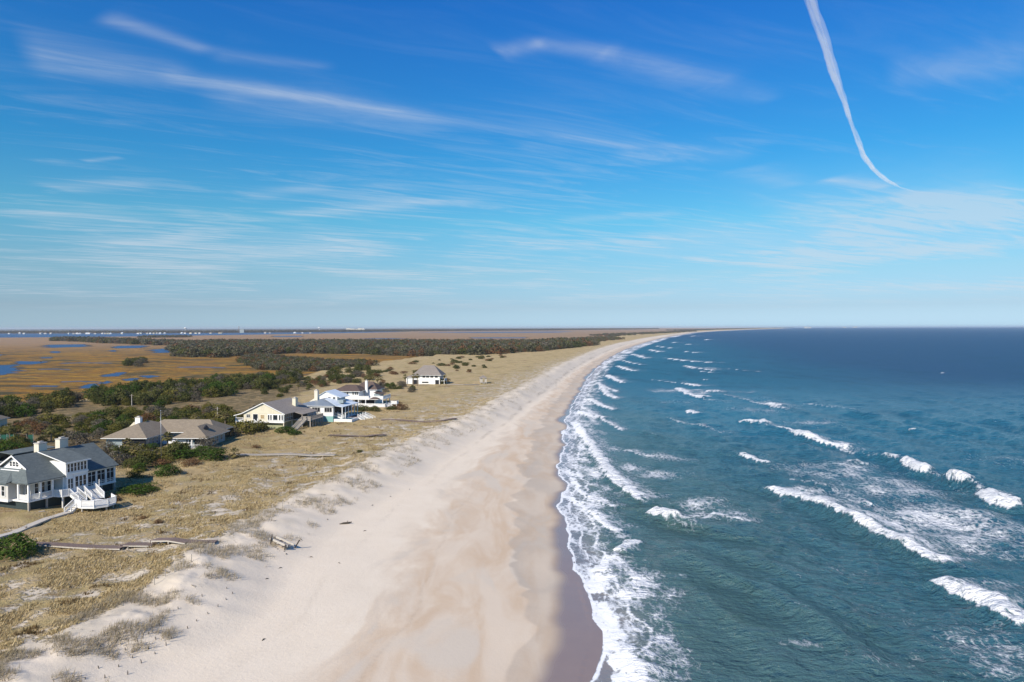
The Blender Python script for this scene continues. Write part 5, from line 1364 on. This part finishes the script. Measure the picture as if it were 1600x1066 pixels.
MB().box(-14.5, -11.02, 0.3, 0.98, 0.0, 2.2).build('carport_shade_block', SCREEN, h6); posts(h6, [(-17.6, 0.4), (-14.8, 0.4), (-11.4, 0.4)], -0.6, 3.4, 0.25, WHITE, 'porch_post')  # first piece: carport shade painted as a solid dark block
MB().box(0.02, 2.4, 0.5, 7.0, 1.6, 1.9).build('sea_deck', WHITE, h6); railing(h6, [(2.3, 0.6, 1.9), (2.3, 6.9, 1.9)], 1.0, WHITE, .15, solid=True); posts(h6, [(2.2, 0.7), (2.2, 6.8)], -1, 1.58, .22, WHITE, 'stilt')
for y in (1.8, 4.4, 7.0): window(h6, (0.005, y, 3.6), 1.4, 1.4, '+x', 1, rail=False)

# ================================================================== the beach hut
x, y, z = G(755, 599)
hut = thing('beach_hut', 'small grey beach hut with pyramid roof on the open dunes', 'hut', (x, y, z), math.radians(12))
MB().box(-1.7, 1.7, -1.5, 1.5, 0.4, 0.62).build('floor', GREYWOOD, hut)
posts(hut, [(-1.55, -1.35), (1.55, -1.35), (-1.55, 1.35), (1.55, 1.35)], -0.5, 3.0, 0.2, PALEWOOD)
MB().box(-1.5, -0.55, -1.4, -1.3, 0.622, 2.9).box(0.55, 1.45, -1.4, -1.3, 0.622, 2.9).box(-1.48, -1.4, -1.29, 1.4, 0.622, 2.9).box(1.38, 1.44, -1.29, 1.4, 0.622, 1.6).build('wall', PALEWOOD, hut)
hip(hut, -1.7, 1.7, -1.6, 1.6, 3.0, 4.3, 0.25, ROOF6, trim=PALEWOOD)
stair(hut, (0, -1.5, 0.55), (0, -2.8, -0.1), 1.0, 3, PALEWOOD, (0, 0))

# ================================================================== the house at the edge with its court fence
x, y, z = G(-96, 684)
h0 = thing('court_house', 'brown roofed house showing only its corner beside the green court fence', 'house', (x, y + 8, z), 0)
MB().box(-8, 6.5, 0, 9, -0.8, 3.2).build('wall', CREAM, h0); hip(h0, -8, 6.5, 0, 9, 3.25, 6.0, 0.6, ROOF2)
for q in (-5, -1, 3.4): window(h0, (q, -0.005, 1.7), 1.4, 1.3, '-y', 1)
cf = thing('court_fence', 'court fence with dark green windscreen panels and posts among palms', 'fence', (0, 0, 0))
a = Vector(G(-40, 692)); b = Vector(G(52, 692))
n = 9
for i in range(n):
    p0 = a.lerp(b, i / n); p1 = a.lerp(b, (i + 1) / n)
    MB().bar(p0 + Vector((.06, 0, 1.1)), p1 + Vector((-.06, 0, 1.1)), 0.05, 2.0).build('windscreen_panel', GREENMESH, cf)
for i in range(n + 1):
    p0 = a.lerp(b, i / n); MB().bar(p0 + Vector((0, 0, -.4)), p0 + Vector((0, 0, 2.3)), 0.09).build('post', STEEL, cf)

# ================================================================== boardwalks
def boardwalk(label, pix, width, lift, mat, name='boardwalk', edge_mat=None, step=2.4, gap=0.32, rail=False):
    pts = [Vector(G(*p)) for p in pix]
    e = thing(name, label, 'boardwalk', tuple(pts[0]))
    o0 = pts[0]
    fine = []
    for p, q_ in zip(pts[:-1], pts[1:]):
        n_ = max(1, int((q_ - p).length / step))
        for i in range(n_): fine.append(p.lerp(q_, i / n_))
    fine.append(pts[-1])
    zs = [hz(p.x, p.y) for p in fine]
    zs = [max(zs[max(0, i - 1):i + 2]) for i in range(len(zs))]
    fine = [Vector((p.x, p.y, zz + lift + 0.04 * math.sin(i * 1.7))) for i, (p, zz) in enumerate(zip(fine, zs))]
    for i in range(len(fine) - 1):
        p, q_ = fine[i], fine[i + 1]; d = (q_ - p); ln = d.length; d.normalize(); s_ = Vector((-d.y, d.x, 0)).normalized() * (width / 2)
        m = MB(); k = max(1, int(ln / gap))
        for j in range(k):
            c = p + d * (ln * (j + .5) / k) - o0; m.bar(c - s_, c + s_, ln / k * 0.86, 0.05)
        m.build('planking', mat, e)
        m = MB()
        for sg in (-1, 1): m.bar(p + s_ * sg * .96 - o0 - Vector((0, 0, .12)), q_ + s_ * sg * .96 - o0 - Vector((0, 0, .12)), 0.07, 0.16)
        m.build('stringer', edge_mat or mat, e)
        for sg in (-1, 1):
            c = p + s_ * sg * .9 - o0; MB().bar(c - Vector((0, 0, lift + .5)), c - Vector((0, 0, .16)), 0.13).build('post', edge_mat or mat, e)
    return e


boardwalk('pale plank walk leading from the curved front stair of the grey roofed house', [(107, 803), (72, 812), (22, 833), (-30, 850)], 1.3, 0.12, PALEWOOD)
boardwalk('long purplish brown boardwalk crossing the dune grass to the crest', [(50, 852), (120, 857), (192, 859), (196, 856), (240, 853), (243, 851), (295, 850), (338, 849)], 1.3, 0.28, BROWNWOOD, edge_mat=PALEWOOD)
boardwalk('grey boardwalk starting among bushes by the brown roofed house', [(366, 713), (420, 713), (470, 713), (524, 713)], 1.4, 0.35, GREYWOOD)
boardwalk('broken dark boardwalk on the sand seaward of the yellow house', [(514, 682), (545, 683), (575, 683), (602, 682)], 1.3, 0.3, BROWNWOOD, edge_mat=DARKWOOD)
boardwalk('thin brown boardwalk below the white tiered decks', [(596, 658), (640, 659), (690, 659), (712, 656)], 1.3, 0.2, BROWNWOOD)
boardwalk('short boardwalk between the pyramid roofed house and the beach hut', [(700, 601), (725, 602), (748, 601)], 1.3, 0.25, GREYWOOD)

# ================================================================== wreckage, stakes and posts on the sand
x, y, z = G(430, 848); x2, y2, z2 = G(455, 859)
dv = Vector((x2 - x, y2 - y, 0)); ln = dv.length * 0.85
ws = thing('collapsed_stair', 'collapsed wooden beach stair with loose boards half sunk in the dune foot', 'wreckage', (x, y, z - .08), math.atan2(dv.y, dv.x))
for yy_, zz_ in ((-0.75, 0.35), (0.7, 0.15)): MB().bar((-0.3, yy_, zz_ + .5), (ln + .3, yy_ + .1, zz_ - .35), 0.14, 0.3).build('stringer', PALEWOOD, ws)
for i in range(10):
    t = (i + .4) / 10; MB().bar((ln * t, -0.9 + R.uniform(-.1, .1), 0.62 - .8 * t + R.uniform(-.05, .1)), (ln * t + R.uniform(-.25, .25), 0.85 + R.uniform(-.3, .1), 0.4 - .75 * t), 0.26, 0.05).build('tread', (GREYWOOD, PALEWOOD, BROWNWOOD)[i % 3], ws)
for i, (a, b) in enumerate((((0, -1, -.2), (.1, -1, 1.1)), ((ln, -1, -.9), (ln + .1, -.9, .3)), ((ln + .2, .9, -.9), (ln + .7, 1.5, .3)), ((-.4, -.2, 0), (-.9, .5, 1.0)))): MB().bar(a, b, 0.14).build('post', DARKWOOD, ws)
for i in range(5): MB().bar((ln * .2 * i - .4, -1.3 - .5 * R.random(), -.12 * i), (ln * .2 * i + 1.2, -1.0 - .9 * R.random(), -.15 * i - .05), 0.2, 0.05).build('loose_board', (GREYWOOD, DARKWOOD)[i % 2], ws)
x, y, z = G(540, 819)
lg = thing('driftwood_log', 'dark driftwood log lying alone on the dry beach', 'driftwood', (x, y, z + .1), 0.5)
V, Fc = [], []; tube(V, Fc, [(-1.0, 0, 0), (-.3, .06, .06), (.4, 0, .05), (1.0, -.1, .12)], [.10, .16, .15, .07], 7); mesh_obj('log', V, Fc, DARKWOOD, lg, True)
V, Fc = [], []; tube(V, Fc, [(.2, 0, .1), (.45, .3, .3)], [.07, .03], 5); mesh_obj('branch_stub', V, Fc, DARKWOOD, lg, True)
STK = [(510, 620), (610, 550), (705, 485), (795, 415), (765, 530), (705, 612), (850, 580), (645, 728), (570, 685), (530, 822), (290, 772), (340, 852), (175, 860), (1075, 232), (1200, 318), (1105, 378), (1030, 440), (1282, 258),
       (895, 523), (758, 652), (1357, 108), (1405, 150), (950, 275), (455, 758), (1352, 200), (1150, 172)]
for i, (a, b) in enumerate(STK):
    px, py = 100 + a / 5.333, 900 + b / 5.333
    x, y, z = G(px, py); hh_ = R.uniform(.2, .38)
    V, Fc = [], []; lean = R.uniform(-.3, .1)
    tube(V, Fc, [(0, 0, -.15), (lean * .4 * hh_, .02, hh_ * .5), (lean * hh_, .0, hh_)], [.045, .04, .025], 5)
    o = mesh_obj('sand_stake', V, Fc, DARKWOOD); o.location = (x, y, z); o['label'] = 'short dark weathered stake stuck in the bare sand below the dune'; o['category'] = 'stake'; o['group'] = 'stakes in the sand below the dune'
for px, py in ((530, 880), (412, 1000), (486, 871), (447, 866), (438, 888), (417, 905), (470, 843), (512, 812), (582, 790), (610, 776), (640, 765), (570, 830)):
    x, y, z = G(px, py); V, Fc = [], []; tube(V, Fc, [(-.25, 0, 0), (0, .05, .06), (.25, -.03, .02)], [.03, .06, .02], 5)
    o = mesh_obj('driftwood_scrap', V, Fc, DARKWOOD); o.location = (x, y, z + .02); o.rotation_euler = (0, 0, R.random() * 6); o['label'] = 'small scrap of dark driftwood lying on the dry beach'; o['category'] = 'driftwood'; o['group'] = 'driftwood scraps on the dry beach'
for i, (px, py) in enumerate(((241, 914), (258, 901), (272.5, 894), (286, 886), (299, 878), (312, 868), (324, 861), (384, 822), (398, 815), (412, 806), (427, 799), (441, 791))):
    x, y, z = G(px, py); V, Fc = [], []; tube(V, Fc, [(0, 0, -.3), (.02, 0, .4), (.03, 0, .95)], [.05, .05, .045], 6)
    o = mesh_obj('fence_post', V, Fc, GREYWOOD); o.location = (x, y, z); o['label'] = 'weathered post of the old sand fence on the dune crest'; o['category'] = 'post'; o['group'] = 'sand fence posts along the crest'

# ================================================================== poles
x, y, z = G(252, 722)
fp = thing('flagpole', 'tall thin bare pole standing before the brown roofed house', 'pole', (x, y, z))
V, Fc = [], []; tube(V, Fc, [(0, 0, -.3), (0, 0, 6), (0, 0, 11.4)], [.07, .055, .03], 8); mesh_obj('shaft', V, Fc, STEEL, fp, True)
V, Fc = [], []; tube(V, Fc, [(0, 0, 11.38), (0, 0, 11.45), (0, 0, 11.53), (0, 0, 11.58)], [.03, .09, .09, .02], 8); mesh_obj('finial', V, Fc, STEEL, fp, True)
for px, py, hp, lab in ((206, 637, 5.0, 'pale utility pole before the trees of the marsh edge'), (340, 664, 5.5, 'utility pole by the sandy drive')):
    x, y, z = G(px, py); up_ = thing('utility_pole', lab, 'pole', (x, y, z))
    V, Fc = [], []; tube(V, Fc, [(0, 0, -.4), (0, 0, hp)], [.15, .11], 8); mesh_obj('shaft', V, Fc, PALEWOOD, up_)
    MB().bar((-.8, 0, hp - .4), (.8, 0, hp - .4), .12).build('crossarm', BROWNWOOD, up_)
# sandy drive
dp = [Vector(G(px, py)) for px, py in ((300, 668), (330, 661), (352, 659), (376, 657))]
m = MB()
for a, b in zip(dp[:-1], dp[1:]):
    n_ = 6
    for i in range(n_):
        p, q_ = a.lerp(b, i / n_), a.lerp(b, (i + 1) / n_)
        s_ = Vector((0, 1.8, 0)); b0 = len(m.v)
        for w_ in (p - s_, q_ - s_, q_ + s_, p + s_): m.v.append((w_.x, w_.y, hz(w_.x, w_.y) + .06))
        m.f.append((b0, b0 + 1, b0 + 2, b0 + 3))
drv = m.build('drive', CONC); drv['kind'] = 'structure'

# ================================================================== across the sound
def far_house(px, py, w, h, col, label=None, grp=None, d=8.0, roofm=None):
    x, y = g0(px, py, 1.0)
    nm_ = {WHITE: 'white', CREAM: 'cream', GREYSIDE: 'grey'}[col]; sz_ = 'wide' if w > 12 else 'narrow'
    pl_ = 'before the far hammock trees' if px < 60 else 'facing the hammock trees' if px < 200 else 'facing the thin tree line of the sound' if px < 310 else 'by the smokestack' if px < 400 else 'by the pale tower blocks'
    label = '%s %s house on the mainland shore %s' % (sz_, nm_, pl_); grp = 'mainland shore: ' + label
    e = thing('shore_house', label, 'house', (x, y - 6, 0.3), R.uniform(-.4, .4), grp)
    MB().box(-w / 2, w / 2, -d / 2, d / 2, -0.3, h).build('wall', col, e)
    hip(e, -w / 2, w / 2, -d / 2, d / 2, h, h + 3.2, .5, roofm or R.choice((ROOF2, ROOF1, ROOF6, WHITE_AND_SUNLIT_METAL)))
    for q in (-.25, .25): window(e, (w * q, -d / 2 - .01, h * .6), w * .2, h * .35, '-y', 0, rail=False)
for a in (16, 32, 39, 65, 72, 81, 109, 116, 122, 126, 137, 141, 150, 161, 166, 170, 174, 192, 217, 221, 231, 236, 241, 246, 251, 258, 285, 290, 299, 307, 313, 330, 344, 347, 415, 422, 461, 473, 485):
    far_house(a, 521.9 - max(0, a - 200) * .0046, R.uniform(8, 16), R.uniform(4, 6.8), R.choice((WHITE, WHITE, CREAM, GREYSIDE, GREYSIDE)), d=9)
for px, lab in ((271.5, 'white water tower above the mainland trees beyond the marsh'), (489.5, 'white water tower beside the pale mainland blocks')):
    x, y = g0(px, 520.6 if px < 300 else 519.2, .3); k = y / 4000
    wt = thing('water_tower', lab, 'water tower', (x, y + 160, .3))
    V, Fc = [], []; tube(V, Fc, [(0, 0, 0), (0, 0, 22), (0, 0, 26)], [2.2, 1.6, 3], 10); mesh_obj('stem', V, Fc, WHITE, wt, True)
    V, Fc = [], []; tube(V, Fc, [(0, 0, 25.5), (0, 0, 28), (0, 0, 31), (0, 0, 33.5), (0, 0, 35)], [3, 8, 9.5, 7.5, 2], 14); mesh_obj('tank', V, Fc, WHITE, wt, True)
x, y = g0(362, 520.4, .3)
stk = thing('smokestack', 'thin brown smokestack beside a low dark mainland block', 'smokestack', (x, y + 120, .3))
V, Fc = [], []; tube(V, Fc, [(0, 0, 0), (0, 0, 42)], [2.6, 1.7], 10); mesh_obj('shaft', V, Fc, BROWNWOOD, stk, True)
MB().box(6, 34, -5, 5, 0, 24).build('boiler_house', SLATE, stk)
x, y = g0(549, 518.7, .3); s = y / 1110
hb = thing('tower_blocks', 'group of pale joined blocks rising above the mainland trees', 'building', (x, y + 150, .3))
for a, b, h_ in ((-14.5, -8, 4.1), (-7.9, -2, 3.6), (-1.9, 3, 3.0), (4.0, 9, 4.4), (9.1, 14.5, 3.8)):
    blk = MB().box(a * s, b * s, -12, 12, 0, h_ * s + 6).build('block', STUCCO, hb)
    for q in range(3): MB().box(a * s + 2, b * s - 2, -12.3, -12.01, (h_ * s + 6) * (.35 + .2 * q), (h_ * s + 6) * (.35 + .2 * q) + 2).build('window_band', SLATE, blk)
for px, dd_, w, h in ((1262, 15500, 60, 34), (1268, 15600, 45, 28), (1322, 18800, 60, 28), (1340, 19200, 40, 42), (1337, 19300, 70, 26)):
    x = (px - 800) / FPX * dd_
    e = thing('shore_block', 'tiny pale block on the last point of the beach', 'building', (x - 40, dd_, 0.5), 0, 'blocks on the last point of the beach')
    MB().box(-w / 2, w / 2, -12, 12, -2, h).build('wall', STUCCO, e); MB().box(-w / 2 - 1, w / 2 + 1, -13, 13, h + .01, h + 2).build('roof_slab', CONC, e)

# ================================================================== dune grass: countless
def grass(name, label, pts, blades, hgt, spread, cols, seed, width=0.035):
    r = np.random.default_rng(seed); n = len(pts); p = np.asarray(pts)
    z = height(p[:, 0], p[:, 1])
    P0 = np.repeat(np.stack([p[:, 0], p[:, 1], z], 1), blades, 0); N_ = len(P0)
    sc_ = np.repeat(0.6 + 0.8 * r.random(n), blades)
    P0[:, :2] += r.normal(size=(N_, 2)) * (spread * 0.35) * sc_[:, None]; P0[:, 2] -= 0.05
    az = r.random(N_) * 6.283; el = np.radians(r.uniform(28, 80, N_)); L_ = hgt * sc_ * r.uniform(.7, 1.25, N_)
    wind = np.array([0.25, 0.10, 0.0])
    tip = P0 + np.stack([np.cos(az) * np.cos(el), np.sin(az) * np.cos(el), np.sin(el)], 1) * L_[:, None] + wind * L_[:, None]
    sd = np.stack([-np.sin(az), np.cos(az), np.zeros(N_)], 1) * (width * sc_)[:, None]
    V = np.stack([P0 - sd, P0 + sd, tip], 1).reshape(-1, 3)
    me = bpy.data.meshes.new(name); me.vertices.add(len(V)); me.vertices.foreach_set('co', V.ravel().astype(np.float32))
    me.loops.add(len(V)); me.loops.foreach_set('vertex_index', np.arange(len(V), dtype=np.int32))
    me.polygons.add(N_); me.polygons.foreach_set('loop_start', np.arange(0, len(V), 3, dtype=np.int32)); me.update(calc_edges=True)
    me.materials.append(leaf_material(name + '_blades', cols, 0.25))
    o = bpy.data.objects.new(name, me); COL.objects.link(o); o['kind'] = 'stuff'; o['label'] = label; o['category'] = 'grass'
    return o


def grass_points(n, seed, umin, umax, ymax, thresh, scale, power=1.0):
    r = np.random.default_rng(seed)
    y = 1.0 / r.uniform(1 / ymax, 1 / 56.0, n * 3) ** power; y = np.clip(y, 56, ymax)
    u = r.uniform(umin, umax, n * 3)
    x = xc(y) - bw(y) - u
    keep = (x > -0.80 * y - 4) & (fbm(x / scale, y / scale, 3) + 0.25 * fbm(x / 2.2, y / 2.2, 2) > thresh) & (marsh_mask(x, y) < .2)
    for ax, ay, r0 in ((-83, 122, 7.5), (-80, 118, 6), (-80, 127, 6), (-97, 181, 9), (-79, 179, 7), (-72, 212, 8), (-58, 230, 9), (-56, 270, 9)): keep &= np.hypot(x - ax, y - ay) > r0
    return np.stack([x[keep], y[keep]], 1)[:n]


STRAW = [(0.38, 0.285, 0.14), (0.50, 0.385, 0.205), (0.61, 0.495, 0.29), (0.41, 0.335, 0.145)]
grass('dune_grass', 'straw coloured dune grass over the back of the dunes', grass_points(44000, 1, 1.5, 62, 300, -0.02, 7), 6, 0.29, 0.50, STRAW, 1, 0.055)
grass('brown_weeds', 'dark brown patches of dead weeds among the dune grass', grass_points(6500, 2, 4, 62, 260, 0.30, 5), 6, 0.40, 0.5, [(0.10, 0.065, 0.03), (0.16, 0.105, 0.05), (0.20, 0.15, 0.06)], 2, 0.06)
grass('sea_oats', 'thin grey sea oats on the dune crest and face', grass_points(7000, 3, -8, 4, 420, 0.08, 6), 5, 0.55, 0.7, [(0.24, 0.195, 0.125), (0.36, 0.30, 0.20), (0.47, 0.40, 0.28)], 3, 0.020)

# ================================================================== the contrail: a long loose tube of ice cloud nine kilometres up
_cp = [(1256, -45, 13), (1265, -5, 12.5), (1276, 32, 12), (1290, 70, 10.5), (1301, 105, 9), (1311, 138, 7.5), (1321, 168, 6.5), (1331, 196, 5), (1342, 224, 5), (1351, 246, 5.5), (1364, 264, 5.5), (1384, 281, 6), (1404, 292, 6), (1424, 298, 7), (1452, 303, 7)]
ALT = 9000.0
cl = []
for px, py, rp in _cp:
    d = pix_dir(px, py); t = (ALT - CAMH) / d.z; cl.append((Vector((d.x * t, d.y * t, ALT)), rp / FPX * t))
cm_ = bpy.data.materials.new('ice_cloud'); cm_.use_nodes = True; cm_.node_tree.nodes.clear(); CT = NT(cm_.node_tree)
pv = CT.n('ShaderNodeVolumePrincipled'); pv.inputs['Color'].default_value = (1, 1, 1, 1); pv.inputs['Density'].default_value = 0.0008; pv.inputs['Anisotropy'].default_value = -0.3
ou = CT.n('ShaderNodeOutputMaterial'); CT.L.new(pv.outputs[0], ou.inputs['Volume'])
ct = thing('contrail', 'white aircraft vapour trail curving down the blue sky', 'contrail', tuple(cl[0][0]))
ORG = cl[0][0]
_ra = np.array([q_[1] for q_ in cl])
for st in range(3):
    V, Fc = [], []; NS = 12; ring = 0; L0 = 0.0
    last = len(cl) - 1
    for i in range(last):
        (a, ra), (b, rb) = cl[i], cl[i + 1]; seg = (b - a).length; n_ = max(4, int(seg / 110))
        for k in range(n_):
            t = k / n_; c = a.lerp(b, t); r_ = (ra + (rb - ra) * t) * 0.86; dd_ = (b - a).normalized(); s_ = Vector((-dd_.y, dd_.x, 0))
            L0 += seg / n_; fr_ = (i + t) / last
            f1, f2, f3 = (float(fbm(np.array([L0 / w_]), np.array([7.7 * st + o_]), 4)[0]) for w_, o_ in ((5200, 1.1), (4200, 2.3), (3600, 4.9)))
            off = r_ * ((st - 1) * 0.42 + f1 * 0.45); dz_ = r_ * f2 * 0.35
            th_ = r_ * max(0.1, (0.46, 0.62, 0.36)[st] + 0.30 * f3) * (1.0 if fr_ < .7 else max(.03, (1 - fr_) / .3))
            for q in range(NS):
                an = 2 * math.pi * q / NS
                rr_ = th_ * (1 + .16 * float(gnoise(np.array([L0 / 340 + math.cos(an)]), np.array([math.sin(an) + 9 + st * 5]))[0]))
                V.append(c - ORG + s_ * (off + rr_ * math.cos(an)) + Vector((0, 0, dz_ + rr_ * math.sin(an))))
            ring += 1
    for i in range(ring - 1):
        for q in range(NS): Fc.append((i * NS + q, i * NS + (q + 1) % NS, (i + 1) * NS + (q + 1) % NS, (i + 1) * NS + q))
    Fc.append(tuple(reversed(range(NS)))); Fc.append(tuple((ring - 1) * NS + q for q in range(NS)))
    mesh_obj('vapour_strand', V, Fc, cm_, ct, True)
# ------------------------------------------------------------------ the air between: thin sea haze
HAZE = 4.5e-5
hm = bpy.data.materials.new('sea_haze'); hm.use_nodes = True; hm.node_tree.nodes.clear()
HT = NT(hm.node_tree)
pv = HT.n('ShaderNodeVolumePrincipled')
pv.inputs['Color'].default_value = (0.90, 0.95, 1.0, 1); pv.inputs['Density'].default_value = HAZE; pv.inputs['Anisotropy'].default_value = 0.2
ho = HT.n('ShaderNodeOutputMaterial'); HT.L.new(pv.outputs[0], ho.inputs['Volume'])
bm = bmesh.new(); bmesh.ops.create_cube(bm, size=1.0)
bmesh.ops.scale(bm, vec=(54000, 27500, 52), verts=bm.verts); bmesh.ops.translate(bm, vec=(0, 13150, 17), verts=bm.verts)
hme = bpy.data.meshes.new('haze'); bm.to_mesh(hme); bm.free(); hme.materials.append(hm)
haze = bpy.data.objects.new('haze', hme); COL.objects.link(haze)
haze['kind'] = 'stuff'; haze['label'] = 'thin pale sea haze over the whole shore'; haze['category'] = 'haze'
